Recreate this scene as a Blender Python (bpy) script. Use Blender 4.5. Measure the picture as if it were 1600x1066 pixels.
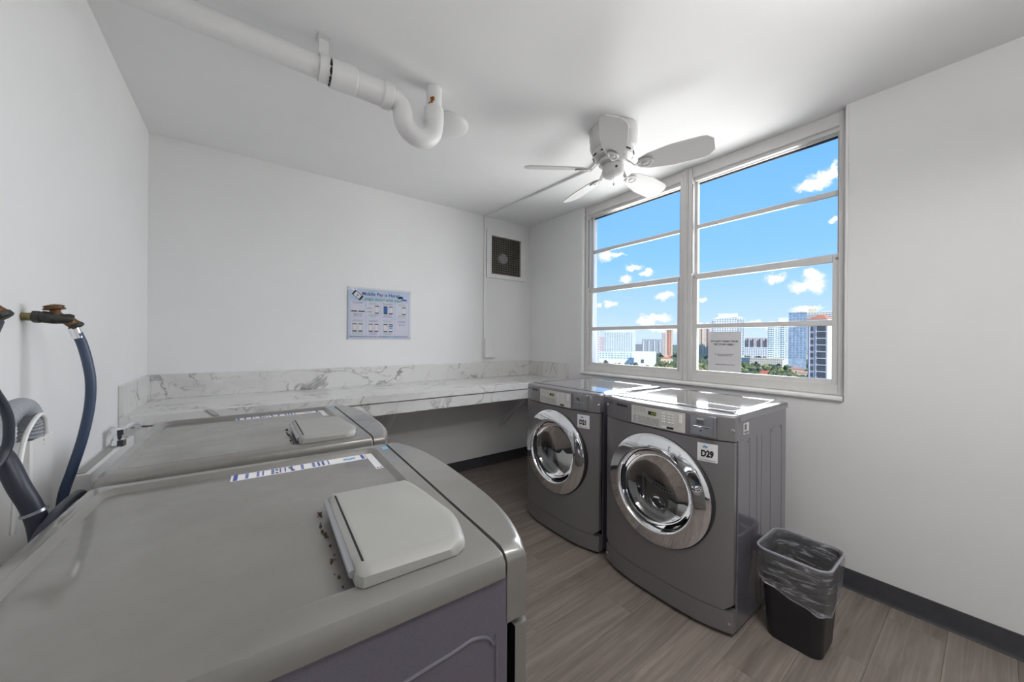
import bpy, bmesh, math, random
from mathutils import Vector, Matrix

# ------------------------------------------------------------------ scene, camera, light
random.seed(7)
for o in list(bpy.data.objects):
    bpy.data.objects.remove(o, do_unlink=True)
SC = bpy.context.scene
COL = SC.collection
PI = math.pi

XL, XR, YB, YF, ZC = -0.490, 2.585, 3.147, -1.70, 2.583      # room
XO = 2.80                                                    # outer face of the window wall
EYE = 1.3086
GZ = -45.0                                                   # street level far below

cam_d = bpy.data.cameras.new('camera')
cam = bpy.data.objects.new('camera', cam_d)
COL.objects.link(cam)
yaw, roll = math.radians(36.6326), math.radians(0.413)
Fw = Vector((math.sin(yaw), math.cos(yaw), 0))
Rt = Vector((math.cos(yaw), -math.sin(yaw), 0))
Up = Vector((0, 0, 1))
R2 = Rt * math.cos(roll) + Up * math.sin(roll)
U2 = -Rt * math.sin(roll) + Up * math.cos(roll)
cam.matrix_world = Matrix(((R2.x, U2.x, -Fw.x, 0), (R2.y, U2.y, -Fw.y, 0), (R2.z, U2.z, -Fw.z, EYE), (0, 0, 0, 1)))
cam_d.sensor_fit = 'HORIZONTAL'
cam_d.sensor_width = 36.0
cam_d.lens = 560.78 / 1600 * 36.0
cam_d.shift_y = (530.71 - 533.0) / 1600
cam_d.clip_start = 0.02
cam_d.clip_end = 6000
SC.camera = cam

SC.view_settings.view_transform = 'Standard'
SC.view_settings.look = 'None'
SC.view_settings.gamma = 1
SC.view_settings.use_curve_mapping = False
SC.view_settings.exposure = 0.0

sun_d = bpy.data.lights.new('sun', 'SUN')
sun_d.energy = 4.4
sun_d.color = (1.0, 0.95, 0.87)
sun_d.angle = math.radians(0.6)
sun = bpy.data.objects.new('sun', sun_d)
COL.objects.link(sun)
sun.rotation_euler = Vector((0.27, 0.74, -0.62)).to_track_quat('-Z', 'Y').to_euler()

# added fill lamp above the viewer, out of view, shining down and up
FILL_LAMP = (1.05, -0.18, 2.20)
for pw, dz, up in ((13.5, -0.06, -1), (16.0, 0.06, 1)):
    ld = bpy.data.lights.new('fill_lamp_light', 'AREA')
    ld.shape = 'RECTANGLE'
    ld.size, ld.size_y = 0.9, 0.20
    ld.energy = pw
    ld.color = (1.0, 0.985, 0.965)
    lo = bpy.data.objects.new('fill_lamp_light', ld)
    COL.objects.link(lo)
    lo.location = (FILL_LAMP[0], FILL_LAMP[1], FILL_LAMP[2] + dz)
    lo.rotation_euler = (PI if up > 0 else 0, 0, 0)

# area lamp added just outside the panes to strengthen the window daylight
dl = bpy.data.lights.new('window_daylight_boost', 'AREA')
dl.shape = 'RECTANGLE'
dl.size, dl.size_y = 1.80, 1.38
dl.energy = 60.0
dl.color = (1.0, 0.985, 0.97)
dlo = bpy.data.objects.new('window_daylight_boost', dl)
COL.objects.link(dlo)
dlo.location = (2.735, 1.42, 1.785)
dlo.rotation_euler = Vector((-1, 0, 0)).to_track_quat('-Z', 'Z').to_euler()

# sky: gradient that goes on over the whole dome, with scattered cumulus
W = bpy.data.worlds.new('sky')
SC.world = W
W.use_nodes = True
wn, wl = W.node_tree.nodes, W.node_tree.links
wn.clear()


def wnode(t, **k):
    n = wn.new(t)
    for a, b in k.items():
        setattr(n, a, b)
    return n


def wmath(op, a, b=None, clamp=False):
    n = wnode('ShaderNodeMath', operation=op, use_clamp=clamp)
    for i, v in enumerate((a, b)):
        if v is None:
            continue
        if isinstance(v, (int, float)):
            n.inputs[i].default_value = v
        else:
            wl.new(v, n.inputs[i])
    return n.outputs[0]


tc = wnode('ShaderNodeTexCoord')
sep = wnode('ShaderNodeSeparateXYZ')
wl.new(tc.outputs['Generated'], sep.inputs[0])
mr = wnode('ShaderNodeMapRange')
mr.inputs['From Min'].default_value = -0.2
mr.inputs['From Max'].default_value = 1.0
wl.new(sep.outputs['Z'], mr.inputs['Value'])
ramp = wnode('ShaderNodeValToRGB')
cr = ramp.color_ramp
stops = [(-0.2, (.42, .47, .52)), (-0.02, (.60, .72, .85)), (0.01, (.66, .83, 1.12)), (0.06, (.52, .76, 1.16)),
         (0.2, (.28, .62, 1.18)), (0.42, (.175, .50, 1.14)), (1.0, (.10, .33, .85))]
while len(cr.elements) < len(stops):
    cr.elements.new(0.5)
for e, (p, c) in zip(cr.elements, stops):
    e.position = (p + 0.2) / 1.2
    e.color = (*c, 1)
wl.new(mr.outputs[0], ramp.inputs[0])
noi = wnode('ShaderNodeTexNoise')
noi.inputs['Scale'].default_value = 28
noi.inputs['Detail'].default_value = 6
noi.inputs['Roughness'].default_value = 0.72
wl.new(tc.outputs['Generated'], noi.inputs['Vector'])
nsub = wnode('ShaderNodeVectorMath', operation='SUBTRACT')
wl.new(noi.outputs['Color'], nsub.inputs[0])
nsub.inputs[1].default_value = (.5, .5, .5)
nsc = wnode('ShaderNodeVectorMath', operation='SCALE')
wl.new(nsub.outputs[0], nsc.inputs[0])
nsc.inputs['Scale'].default_value = 0.05
nadd = wnode('ShaderNodeVectorMath', operation='ADD')
wl.new(tc.outputs['Generated'], nadd.inputs[0])
wl.new(nsc.outputs[0], nadd.inputs[1])
CLOUDS = [(0.9216, 0.2234, 0.3175, 0.0268, 0.0105), (0.9222, 0.2035, 0.3287, 0.0219, 0.0136), (0.9232, 0.1873, 0.3357, 0.0078, 0.0156),
          (0.9488, 0.1969, 0.2472, 0.0049, 0.0049), (0.9464, 0.2913, 0.1392, 0.0196, 0.0112), (0.9639, 0.2389, 0.1178, 0.0276, 0.0135),
          (0.9632, 0.2302, 0.1384, 0.0146, 0.0133), (0.7589, 0.6116, 0.2236, 0.0228, 0.0144), (0.7748, 0.5912, 0.2238, 0.0225, 0.0048),
          (0.7995, 0.579, 0.1597, 0.016, 0.0098), (0.807, 0.5593, 0.1894, 0.022, 0.008), (0.8277, 0.5337, 0.1732, 0.0123, 0.008),
          (0.8553, 0.5055, 0.1135, 0.0226, 0.0097), (0.7846, 0.612, 0.0991, 0.0198, 0.0085), (0.7653, 0.637, 0.0928, 0.0084, 0.0051),
          (0.8532, 0.518, 0.0601, 0.0336, 0.0099), (0.8391, 0.5419, 0.0472, 0.025, 0.0083), (0.8985, 0.427, 0.1018, 0.0083, 0.0062),
          (0.9684, 0.2397, 0.0689, 0.0255, 0.0082), (0.8638, 0.5029, 0.0287, 0.0361, 0.0098), (0.9454, 0.3238, 0.0376, 0.0242, 0.0073),
          (0.8997, 0.4348, 0.0394, 0.0168, 0.0063),
          (0.60, 0.77, 0.21, 0.04, 0.016), (0.45, 0.88, 0.12, 0.03, 0.012), (0.96, -0.10, 0.26, 0.04, 0.016), (0.93, -0.34, 0.10, 0.03, 0.011),
          (0.80, -0.58, 0.16, 0.035, 0.013), (0.22, 0.95, 0.24, 0.04, 0.015), (0.70, -0.40, 0.59, 0.05, 0.03), (0.62, 0.52, 0.58, 0.05, 0.03)]
acc = None
for cx, cy, cz, rh, rv in CLOUDS:
    hl = math.hypot(cx, cy)
    tx, ty = -cy / hl, cx / hl
    d = wnode('ShaderNodeVectorMath', operation='SUBTRACT')
    wl.new(nadd.outputs[0], d.inputs[0])
    d.inputs[1].default_value = (cx, cy, cz)
    dh = wnode('ShaderNodeVectorMath', operation='DOT_PRODUCT')
    wl.new(d.outputs[0], dh.inputs[0])
    dh.inputs[1].default_value = (tx / rh, ty / rh, 0)
    dv = wnode('ShaderNodeVectorMath', operation='DOT_PRODUCT')
    wl.new(d.outputs[0], dv.inputs[0])
    dv.inputs[1].default_value = (0, 0, 1 / rv)
    df = wnode('ShaderNodeVectorMath', operation='DOT_PRODUCT')       # keeps the blob on its own side of the dome
    wl.new(d.outputs[0], df.inputs[0])
    df.inputs[1].default_value = (cx / hl / 0.2, cy / hl / 0.2, 0)
    q = wmath('ADD', wmath('ADD', wmath('POWER', wmath('ABSOLUTE', dh.outputs['Value']), 2.0),
                           wmath('POWER', wmath('ABSOLUTE', dv.outputs['Value']), 2.0)),
              wmath('POWER', wmath('ABSOLUTE', df.outputs['Value']), 2.0))
    v = wmath('MAXIMUM', wmath('SUBTRACT', 1.7, q), 0.0)
    acc = v if acc is None else wmath('MAXIMUM', acc, v)
mix = wnode('ShaderNodeMix', data_type='RGBA')
wl.new(wmath('MULTIPLY', wmath('POWER', acc, 1.8), 0.62, clamp=True), mix.inputs[0])
wl.new(ramp.outputs[0], mix.inputs[6])
mix.inputs[7].default_value = (1.05, 1.06, 1.10, 1)
bg = wnode('ShaderNodeBackground')
bg.inputs['Strength'].default_value = 1.1
wl.new(mix.outputs[2], bg.inputs['Color'])
wo = wnode('ShaderNodeOutputWorld')
wl.new(bg.outputs[0], wo.inputs[0])


# ------------------------------------------------------------------ materials
def lin(c):
    c = c / 255.0
    return c / 12.92 if c <= 0.04045 else ((c + 0.055) / 1.055) ** 2.4


def rgb(r, g, b):
    return (lin(r), lin(g), lin(b))


class Mat:
    def __init__(s, name):
        s.m = bpy.data.materials.new(name)
        s.m.use_nodes = True
        s.t = s.m.node_tree
        s.t.nodes.clear()
        s.out = s.n('ShaderNodeOutputMaterial')

    def n(s, t, **k):
        x = s.t.nodes.new(t)
        for a, b in k.items():
            setattr(x, a, b)
        return x

    def l(s, a, b):
        s.t.links.new(a, b)

    def principled(s, col, rough=0.5, metal=0.0, coat=0.0, spec=0.5, coat_r=0.05):
        p = s.n('ShaderNodeBsdfPrincipled')
        p.inputs['Base Color'].default_value = (*col, 1)
        p.inputs['Roughness'].default_value = rough
        p.inputs['Metallic'].default_value = metal
        p.inputs['Coat Weight'].default_value = coat
        p.inputs['Coat Roughness'].default_value = coat_r
        p.inputs['Specular IOR Level'].default_value = spec
        s.l(p.outputs[0], s.out.inputs[0])
        s.p = p
        return p

    def noise(s, scale, detail=4, rough=0.55, stretch=None, distortion=0, space='Object'):
        t = s.n('ShaderNodeTexCoord')
        src = t.outputs[space]
        if stretch:
            mp = s.n('ShaderNodeMapping')
            mp.inputs['Scale'].default_value = stretch
            s.l(src, mp.inputs['Vector'])
            src = mp.outputs[0]
        x = s.n('ShaderNodeTexNoise')
        x.inputs['Scale'].default_value = scale
        x.inputs['Detail'].default_value = detail
        x.inputs['Roughness'].default_value = rough
        x.inputs['Distortion'].default_value = distortion
        s.l(src, x.inputs['Vector'])
        return x.outputs['Fac']

    def ramp(s, fac, stops):
        r = s.n('ShaderNodeValToRGB')
        e = r.color_ramp.elements
        while len(e) < len(stops):
            e.new(0.5)
        for el, (p, c) in zip(e, stops):
            el.position = p
            el.color = (*c, 1) if len(c) == 3 else c
        s.l(fac, r.inputs[0])
        return r.outputs[0]

    def bump(s, fac, strength=0.1, dist=0.01):
        b = s.n('ShaderNodeBump')
        b.inputs['Strength'].default_value = strength
        b.inputs['Distance'].default_value = dist
        s.l(fac, b.inputs['Height'])
        s.l(b.outputs[0], s.p.inputs['Normal'])


def plain(name, col, rough=0.5, metal=0.0, coat=0.0, spec=0.5, var=0.0, scale=20, bump=0.0, coat_r=0.05):
    M = Mat(name)
    M.principled(col, rough, metal, coat, spec, coat_r)
    if var or bump:
        f = M.noise(scale)
        if var:
            M.l(M.ramp(f, [(0.3, tuple(c * (1 - var) for c in col)), (0.7, tuple(min(1, c * (1 + var)) for c in col))]), M.p.inputs['Base Color'])
        if bump:
            M.bump(f, bump, 0.004)
    return M.m


m_wall = plain('white_wall_paint', (.80, .80, .80), 0.75, var=0.012, scale=3, bump=0.05)
m_ceil = plain('white_ceiling_paint', (.85, .85, .85), 0.8, var=0.012, scale=3, bump=0.06)
m_trim = plain('white_gloss_paint', (.80, .795, .785), 0.35, var=0.03, scale=8)
m_alu = plain('painted_window_frame', (.70, .69, .67), 0.35, var=0.03, scale=10)
m_black_base = plain('black_vinyl_base', rgb(70, 70, 74), 0.42, var=0.1, scale=30)
m_pipe = plain('white_painted_pipe', (.78, .78, .78), 0.38, bump=0.08, scale=25)
m_fan = plain('white_fan_enamel', (.62, .61, .60), 0.4)
m_dark = plain('black_gap', (.008, .008, .009), 0.8)
m_black = plain('black_plastic', (.016, .016, .018), 0.38)
m_rubber = plain('black_rubber', (.02, .02, .022), 0.55)
m_chrome = plain('chrome', (.86, .87, .89), 0.035, 1.0)
m_steel = plain('drum_steel', (.20, .20, .205), 0.38, 0.6, var=0.05, scale=40)
m_grey_plastic = plain('light_grey_plastic', rgb(154, 154, 150), 0.42, var=0.02, scale=14)
m_panel = plain('pale_silver_panel', rgb(205, 203, 198), 0.38, 0.0)
m_coin = plain('coin_box_steel', (.42, .43, .46), 0.3, 0.85)
m_white_print = plain('white_label', rgb(232, 230, 232), 0.45)
m_ink = plain('black_ink', (.012, .012, .014), 0.6)
m_ink_grey = plain('grey_ink', rgb(120, 120, 122), 0.6)
m_ink_blue = plain('blue_ink', rgb(74, 92, 168), 0.55)
m_ink_sky = plain('sky_blue_ink', rgb(120, 175, 215), 0.55)
m_ink_violet = plain('violet_ink', rgb(96, 88, 150), 0.55)
m_ink_green = plain('green_ink', rgb(112, 160, 140), 0.55)
m_logo_grey = plain('dark_logo_grey', rgb(52, 52, 60), 0.4)
m_paper = plain('white_paper', rgb(225, 224, 226), 0.7)
m_brass = plain('tarnished_brass', rgb(112, 84, 56), 0.45, 0.7, var=0.45, scale=60, bump=0.3)
m_bronze = plain('dark_corroded_bronze', rgb(62, 62, 60), 0.5, 0.5, var=0.5, scale=50, bump=0.3)
m_verdigris = plain('brass_with_verdigris', rgb(120, 112, 72), 0.5, 0.4, var=0.4, scale=80)
m_hose_blue = plain('blue_grey_rubber_hose', rgb(60, 74, 98), 0.4, var=0.08, scale=20)
m_hose_dark = plain('dark_rubber_hose', rgb(44, 48, 60), 0.42)
m_hose_grey = plain('grey_corrugated_plastic', rgb(150, 154, 160), 0.5)
m_rust = plain('rust', rgb(92, 66, 48), 0.85, var=0.4, scale=60)
m_wood_strip = plain('dark_fan_inside', rgb(70, 60, 54), 0.8, var=0.5, scale=14)
m_wire = plain('galvanised_wire', rgb(150, 146, 138), 0.45, 0.6)
m_fill_lamp = Mat('fill_lamp_glow')  # glow of the added fill lamp's tubes
_e = m_fill_lamp.n('ShaderNodeEmission')
_e.inputs['Strength'].default_value = 6.0
m_fill_lamp.l(_e.outputs[0], m_fill_lamp.out.inputs[0])
m_fill_lamp = m_fill_lamp.m
_L = Mat('lcd_digits')
_L.principled(rgb(150, 160, 60), 0.4)
_L.p.inputs['Emission Color'].default_value = (*rgb(170, 185, 60), 1)
_L.p.inputs['Emission Strength'].default_value = 0.12
m_lcd = _L.m


def metal_paint(name, col, rough, metal, coat, coat_r=0.04):
    M = Mat(name)
    M.principled(col, rough, metal, coat, 0.5, coat_r)
    f = M.noise(900, 2, 0.6)
    M.l(M.ramp(f, [(0.3, tuple(c * 0.88 for c in col)), (0.7, tuple(c * 1.12 for c in col))]), M.p.inputs['Base Color'])
    return M.m


m_dryer = metal_paint('graphite_metallic_paint', rgb(127, 124, 126), 0.34, 0.35, 0.5)
m_dryer_side = metal_paint('graphite_side_paint', rgb(112, 109, 119), 0.22, 0.2, 0.8)
m_dryer_top = metal_paint('graphite_gloss_top', rgb(128, 128, 133), 0.10, 0.6, 1.0, 0.02)
m_washer_side = metal_paint('slate_side_paint', rgb(104, 101, 112), 0.34, 0.25, 0.4)


def washer_top_material():
    M = Mat('worn_silver_grey_paint')
    M.principled(rgb(128, 127, 122), 0.30, 0.3, 0.6, 0.5, 0.06)
    f = M.noise(5.0, 6, 0.6)
    M.l(M.ramp(f, [(0.3, rgb(122, 119, 115)), (0.55, rgb(129, 127, 123)), (0.8, rgb(133, 132, 129))]), M.p.inputs['Base Color'])
    g = M.noise(9.0, 5, 0.65)
    r = M.ramp(g, [(0.3, (.28, .28, .28)), (0.7, (.46, .46, .46))])
    M.l(r, M.p.inputs['Roughness'])
    return M.m


m_washer_top = washer_top_material()


def marble_material():
    M = Mat('white_veined_marble_laminate')
    M.principled((.72, .715, .70), 0.22, 0, 0.2)
    tcn = M.n('ShaderNodeTexCoord')
    mp = M.n('ShaderNodeMapping')
    mp.inputs['Rotation'].default_value = (0.35, 0.6, 0.5)
    mp.inputs['Scale'].default_value = (1.0, 1.6, 1.2)
    M.l(tcn.outputs['Object'], mp.inputs['Vector'])

    def vein(scale, width, dist, off):
        n = M.n('ShaderNodeTexNoise')
        n.inputs['Scale'].default_value = scale
        n.inputs['Detail'].default_value = 5
        n.inputs['Roughness'].default_value = 0.5
        n.inputs['Distortion'].default_value = dist
        a = M.n('ShaderNodeVectorMath', operation='ADD')
        a.inputs[1].default_value = off
        M.l(mp.outputs[0], a.inputs[0])
        M.l(a.outputs[0], n.inputs['Vector'])
        s = M.n('ShaderNodeMath', operation='SUBTRACT')
        s.inputs[1].default_value = 0.5
        M.l(n.outputs['Fac'], s.inputs[0])
        b = M.n('ShaderNodeMath', operation='ABSOLUTE')
        M.l(s.outputs[0], b.inputs[0])
        r = M.n('ShaderNodeMapRange')
        r.inputs['From Min'].default_value = 0
        r.inputs['From Max'].default_value = width
        r.inputs['To Min'].default_value = 1
        r.inputs['To Max'].default_value = 0
        M.l(b.outputs[0], r.inputs['Value'])
        k = M.n('ShaderNodeTexNoise')
        k.inputs['Scale'].default_value = scale * 0.9
        M.l(a.outputs[0], k.inputs['Vector'])
        kr = M.n('ShaderNodeMapRange')
        kr.inputs['From Min'].default_value = 0.46
        kr.inputs['From Max'].default_value = 0.66
        M.l(k.outputs['Fac'], kr.inputs['Value'])
        mu = M.n('ShaderNodeMath', operation='MULTIPLY')
        M.l(r.outputs[0], mu.inputs[0])
        M.l(kr.outputs[0], mu.inputs[1])
        return mu.outputs[0]

    def mixc(fac, a, b, f):
        m = M.n('ShaderNodeMix', data_type='RGBA')
        s = M.n('ShaderNodeMath', operation='MULTIPLY')
        s.inputs[1].default_value = f
        M.l(fac, s.inputs[0])
        M.l(s.outputs[0], m.inputs[0])
        if isinstance(a, tuple):
            m.inputs[6].default_value = (*a, 1)
        else:
            M.l(a, m.inputs[6])
        m.inputs[7].default_value = (*b, 1)
        return m.outputs[2]
    c = mixc(vein(1.5, 0.10, 1.2, (3, 1, 2)), (.72, .715, .70), (.50, .49, .48), 0.55)
    c = mixc(vein(2.6, 0.026, 1.6, (7, 4, 1)), c, (.20, .195, .19), 0.9)
    c = mixc(vein(4.6, 0.016, 1.0, (1, 9, 5)), c, (.30, .27, .24), 0.5)
    M.l(c, M.p.inputs['Base Color'])
    return M.m


m_marble = marble_material()


def plank_material():
    M = Mat('grey_brown_vinyl_plank')
    M.principled(rgb(122, 113, 106), 0.45, 0, 0.0, 0.4)
    info = M.n('ShaderNodeObjectInfo')
    tcn = M.n('ShaderNodeTexCoord')
    off = M.n('ShaderNodeVectorMath', operation='SCALE')
    off.inputs[0].default_value = (37, 21, 13)
    M.l(info.outputs['Random'], off.inputs['Scale'])
    add = M.n('ShaderNodeVectorMath', operation='ADD')
    M.l(tcn.outputs['Object'], add.inputs[0])
    M.l(off.outputs[0], add.inputs[1])

    def nz(stretch, scale, det, dist=0.0):
        mp = M.n('ShaderNodeMapping')
        mp.inputs['Scale'].default_value = stretch
        M.l(add.outputs[0], mp.inputs['Vector'])
        n = M.n('ShaderNodeTexNoise')
        n.inputs['Scale'].default_value = scale
        n.inputs['Detail'].default_value = det
        n.inputs['Roughness'].default_value = 0.65
        n.inputs['Distortion'].default_value = dist
        M.l(mp.outputs[0], n.inputs['Vector'])
        return n.outputs['Fac']
    big = nz((0.8, 5.0, 1), 1.6, 4, 1.6)
    fine = nz((0.55, 24, 1), 3.2, 6, 0.5)
    c1 = M.ramp(big, [(0.3, rgb(116, 107, 101)), (0.5, rgb(130, 120, 113)), (0.7, rgb(142, 131, 123))])
    c2 = M.ramp(fine, [(0.34, (.42, .42, .42)), (0.5, (.5, .5, .5)), (0.66, (.68, .68, .68))])
    mx = M.n('ShaderNodeMix', data_type='RGBA', blend_type='OVERLAY')
    mx.inputs[0].default_value = 0.7
    M.l(c1, mx.inputs[6])
    M.l(c2, mx.inputs[7])
    hv = M.n('ShaderNodeHueSaturation')
    vr = M.n('ShaderNodeMapRange')
    vr.inputs['To Min'].default_value = 0.90
    vr.inputs['To Max'].default_value = 1.10
    M.l(info.outputs['Random'], vr.inputs['Value'])
    M.l(vr.outputs[0], hv.inputs['Value'])
    M.l(mx.outputs[2], hv.inputs['Color'])
    M.l(hv.outputs[0], M.p.inputs['Base Color'])
    M.bump(fine, 0.12, 0.002)
    return M.m


m_plank = plank_material()
m_subfloor = plain('dark_subfloor', rgb(50, 46, 43), 0.8)


def glass_material(name, tint, refl_ior=1.5, extra=0.0, rough=0.0):
    M = Mat(name)
    tr = M.n('ShaderNodeBsdfTransparent')
    tr.inputs['Color'].default_value = (*tint, 1)
    gl = M.n('ShaderNodeBsdfGlossy')
    gl.inputs['Roughness'].default_value = rough
    gl.inputs['Color'].default_value = (1, 1, 1, 1)
    fr = M.n('ShaderNodeFresnel')
    fr.inputs['IOR'].default_value = refl_ior
    ad = M.n('ShaderNodeMath', operation='ADD', use_clamp=True)
    ad.inputs[1].default_value = extra
    M.l(fr.outputs[0], ad.inputs[0])
    mx = M.n('ShaderNodeMixShader')
    M.l(ad.outputs[0], mx.inputs[0])
    M.l(tr.outputs[0], mx.inputs[1])
    M.l(gl.outputs[0], mx.inputs[2])
    M.l(mx.outputs[0], M.out.inputs[0])
    return M.m


m_pane = glass_material('window_glass', (.985, .99, .99), 1.22)
m_door_glass = glass_material('dryer_door_glass', (.60, .61, .65), 1.55, 0.10)
m_acrylic = glass_material('clear_acrylic', (.96, .962, .968), 1.12)


def bag_material():
    M = Mat('translucent_bin_bag')
    tr = M.n('ShaderNodeBsdfTransparent')
    tr.inputs['Color'].default_value = (.85, .85, .88, 1)
    p = M.n('ShaderNodeBsdfPrincipled')
    p.inputs['Base Color'].default_value = (.74, .74, .77, 1)
    p.inputs['Roughness'].default_value = 0.22
    mx = M.n('ShaderNodeMixShader')
    f = M.noise(9, 4, 0.6, (1, 1, 5), 1.5)
    M.l(M.ramp(f, [(0.35, (.07, .07, .07)), (0.55, (.18, .18, .18)), (0.7, (.5, .5, .5))]), mx.inputs[0])
    M.l(tr.outputs[0], mx.inputs[1])
    M.l(p.outputs[0], mx.inputs[2])
    b = M.n('ShaderNodeBump')
    b.inputs['Strength'].default_value = 0.7
    b.inputs['Distance'].default_value = 0.01
    M.l(f, b.inputs['Height'])
    M.l(b.outputs[0], p.inputs['Normal'])
    M.l(mx.outputs[0], M.out.inputs[0])
    return M.m


m_bag = bag_material()


# ------------------------------------------------------------------ mesh helpers
class MB:
    def __init__(s):
        s.bm = bmesh.new()
        s.mi = 0

    def face(s, vs):
        try:
            f = s.bm.faces.new(vs)
            f.material_index = s.mi
            return f
        except ValueError:
            return None

    def box(s, a, b, bev=0.0, seg=2):
        c = [(a[i] + b[i]) / 2 for i in range(3)]
        d = [abs(b[i] - a[i]) for i in range(3)]
        r = bmesh.ops.create_cube(s.bm, size=1.0, matrix=Matrix.Translation(c) @ Matrix.Diagonal((*d, 1)))
        vs = r['verts']
        fs = {f for v in vs for f in v.link_faces}
        for f in fs:
            f.material_index = s.mi
        if bev:
            es = list({e for v in vs for e in v.link_edges})
            k = bmesh.ops.bevel(s.bm, geom=es, offset=min(bev, min(d) * 0.45), segments=seg, affect='EDGES', profile=0.5)
            for f in k['faces']:
                f.material_index = s.mi
        return s

    def loft(s, loops, cap0=True, cap1=True, closed=True):
        L = [[s.bm.verts.new(p) for p in lp] for lp in loops]
        n = len(L[0])
        for a, b in zip(L, L[1:]):
            for i in range(n if closed else n - 1):
                j = (i + 1) % n
                s.face((a[i], a[j], b[j], b[i]))
        if cap0:
            s.face(list(reversed(L[0])))
        if cap1:
            s.face(L[-1])
        return s

    def lathe(s, prof, n=32, mat=None, cap=True):
        """prof: (radius, height) about local Z, then mat."""
        loops = []
        for r, h in prof:
            r = max(r, 1e-5)
            lp = []
            for k in range(n):
                a = 2 * PI * k / n
                p = Vector((r * math.cos(a), r * math.sin(a), h))
                lp.append(mat @ p if mat else p)
            loops.append(lp)
        return s.loft(loops, cap, cap)

    def tube(s, pts, r, n=12, cap=True, closed=False):
        pts = [Vector(p) for p in pts]
        m = len(pts)
        rs = r if isinstance(r, (list, tuple)) else [r] * m
        loops = []
        nrm = None
        for i in range(m):
            if closed:
                t = (pts[(i + 1) % m] - pts[i - 1]).normalized()
            else:
                t = (pts[min(i + 1, m - 1)] - pts[max(i - 1, 0)]).normalized()
            if nrm is None:
                nrm = t.cross(Vector((0, 0, 1)))
                if nrm.length < 1e-3:
                    nrm = t.cross(Vector((1, 0, 0)))
            nrm = (nrm - t * nrm.dot(t)).normalized()
            b = t.cross(nrm)
            loops.append([pts[i] + (nrm * math.cos(2 * PI * k / n) + b * math.sin(2 * PI * k / n)) * rs[i] for k in range(n)])
        if closed:
            loops.append(loops[0])
        return s.loft(loops, cap and not closed, cap and not closed)

    def quad(s, a, b, c, d):
        s.face([s.bm.verts.new(p) for p in (a, b, c, d)])
        return s

    def xf(s, M):
        bmesh.ops.transform(s.bm, matrix=M, verts=s.bm.verts)
        return s

    def mesh(s, name, mats, smooth=35):
        me = bpy.data.meshes.new(name)
        bmesh.ops.recalc_face_normals(s.bm, faces=s.bm.faces)
        s.bm.to_mesh(me)
        s.bm.free()
        for m in (mats if isinstance(mats, (list, tuple)) else [mats]):
            me.materials.append(m)
        if smooth:
            me.shade_smooth()
            me.set_sharp_from_angle(angle=math.radians(smooth))
        return me

    def obj(s, name, mats, parent=None, smooth=35, loc=None):
        o = bpy.data.objects.new(name, s.mesh(name, mats, smooth))
        COL.objects.link(o)
        if parent:
            o.parent = parent
        if loc:
            o.location = loc
        if smooth:
            weight(o)
        return o


def weight(o):
    md = o.modifiers.new('weighted_normal', 'WEIGHTED_NORMAL')
    md.keep_sharp = True
    md.weight = 80


def tag(o, label=None, cat=None, group=None, kind=None):
    if label:
        o['label'] = label
    if cat:
        o['category'] = cat
    if group:
        o['group'] = group
    if kind:
        o['kind'] = kind
    return o


def thing(name, label, cat, loc=(0, 0, 0), rz=0.0, group=None):
    o = bpy.data.objects.new(name, None)
    COL.objects.link(o)
    o.location = loc
    o.rotation_euler = (0, 0, rz)
    o.empty_display_size = 0.1
    return tag(o, label, cat, group)


def struct(o, label=None):
    o['kind'] = 'structure'
    if label:
        o['label'] = label
    return o


def bx(name, a, b, mat, parent=None, bev=0.0, smooth=35):
    return MB().box(a, b, bev).obj(name, mat, parent, smooth)


def frame(origin, xdir, ydir):
    x, y = Vector(xdir).normalized(), Vector(ydir).normalized()
    z = x.cross(y)
    return Matrix(((x.x, y.x, z.x, origin[0]), (x.y, y.y, z.y, origin[1]), (x.z, y.z, z.z, origin[2]), (0, 0, 0, 1)))


def text(name, s, size, mat, parent, M, bold=0.0, align='CENTER', sx=1.0, thick=0.0002):
    cu = bpy.data.curves.new(name, 'FONT')
    cu.body = s
    cu.size = size
    cu.align_x = align
    cu.align_y = 'CENTER'
    cu.offset = bold
    cu.extrude = thick
    cu.resolution_u = 3
    t = bpy.data.objects.new(name, cu)
    COL.objects.link(t)
    bpy.context.view_layer.update()
    me = bpy.data.meshes.new_from_object(t.evaluated_get(bpy.context.evaluated_depsgraph_get()))
    bpy.data.objects.remove(t, do_unlink=True)
    bpy.data.curves.remove(cu)
    me.transform(Matrix.Diagonal((sx, 1, 1, 1)))
    me.transform(M)
    me.materials.clear()
    me.materials.append(mat)
    o = bpy.data.objects.new(name, me)
    COL.objects.link(o)
    if parent:
        o.parent = parent
    return o


def arc(c, r, a0, a1, n, ax='xz'):
    out = []
    for k in range(n + 1):
        a = a0 + (a1 - a0) * k / n
        u, v = r * math.cos(a), r * math.sin(a)
        if ax == 'xz':
            out.append((c[0] + u, c[1], c[2] + v))
        elif ax == 'yz':
            out.append((c[0], c[1] + u, c[2] + v))
        else:
            out.append((c[0] + u, c[1] + v, c[2]))
    return out


def smooth_path(pts, sub=8):
    P = [Vector(p) for p in pts]
    P = [P[0] * 2 - P[1]] + P + [P[-1] * 2 - P[-2]]
    out = []
    for i in range(1, len(P) - 2):
        for k in range(sub):
            t = k / sub
            a, b, c, d = P[i - 1], P[i], P[i + 1], P[i + 2]
            out.append(0.5 * ((2 * b) + (c - a) * t + (2 * a - 5 * b + 4 * c - d) * t * t + (3 * b - a - 3 * c + d) * t ** 3))
    out.append(P[-2])
    return out


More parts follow.
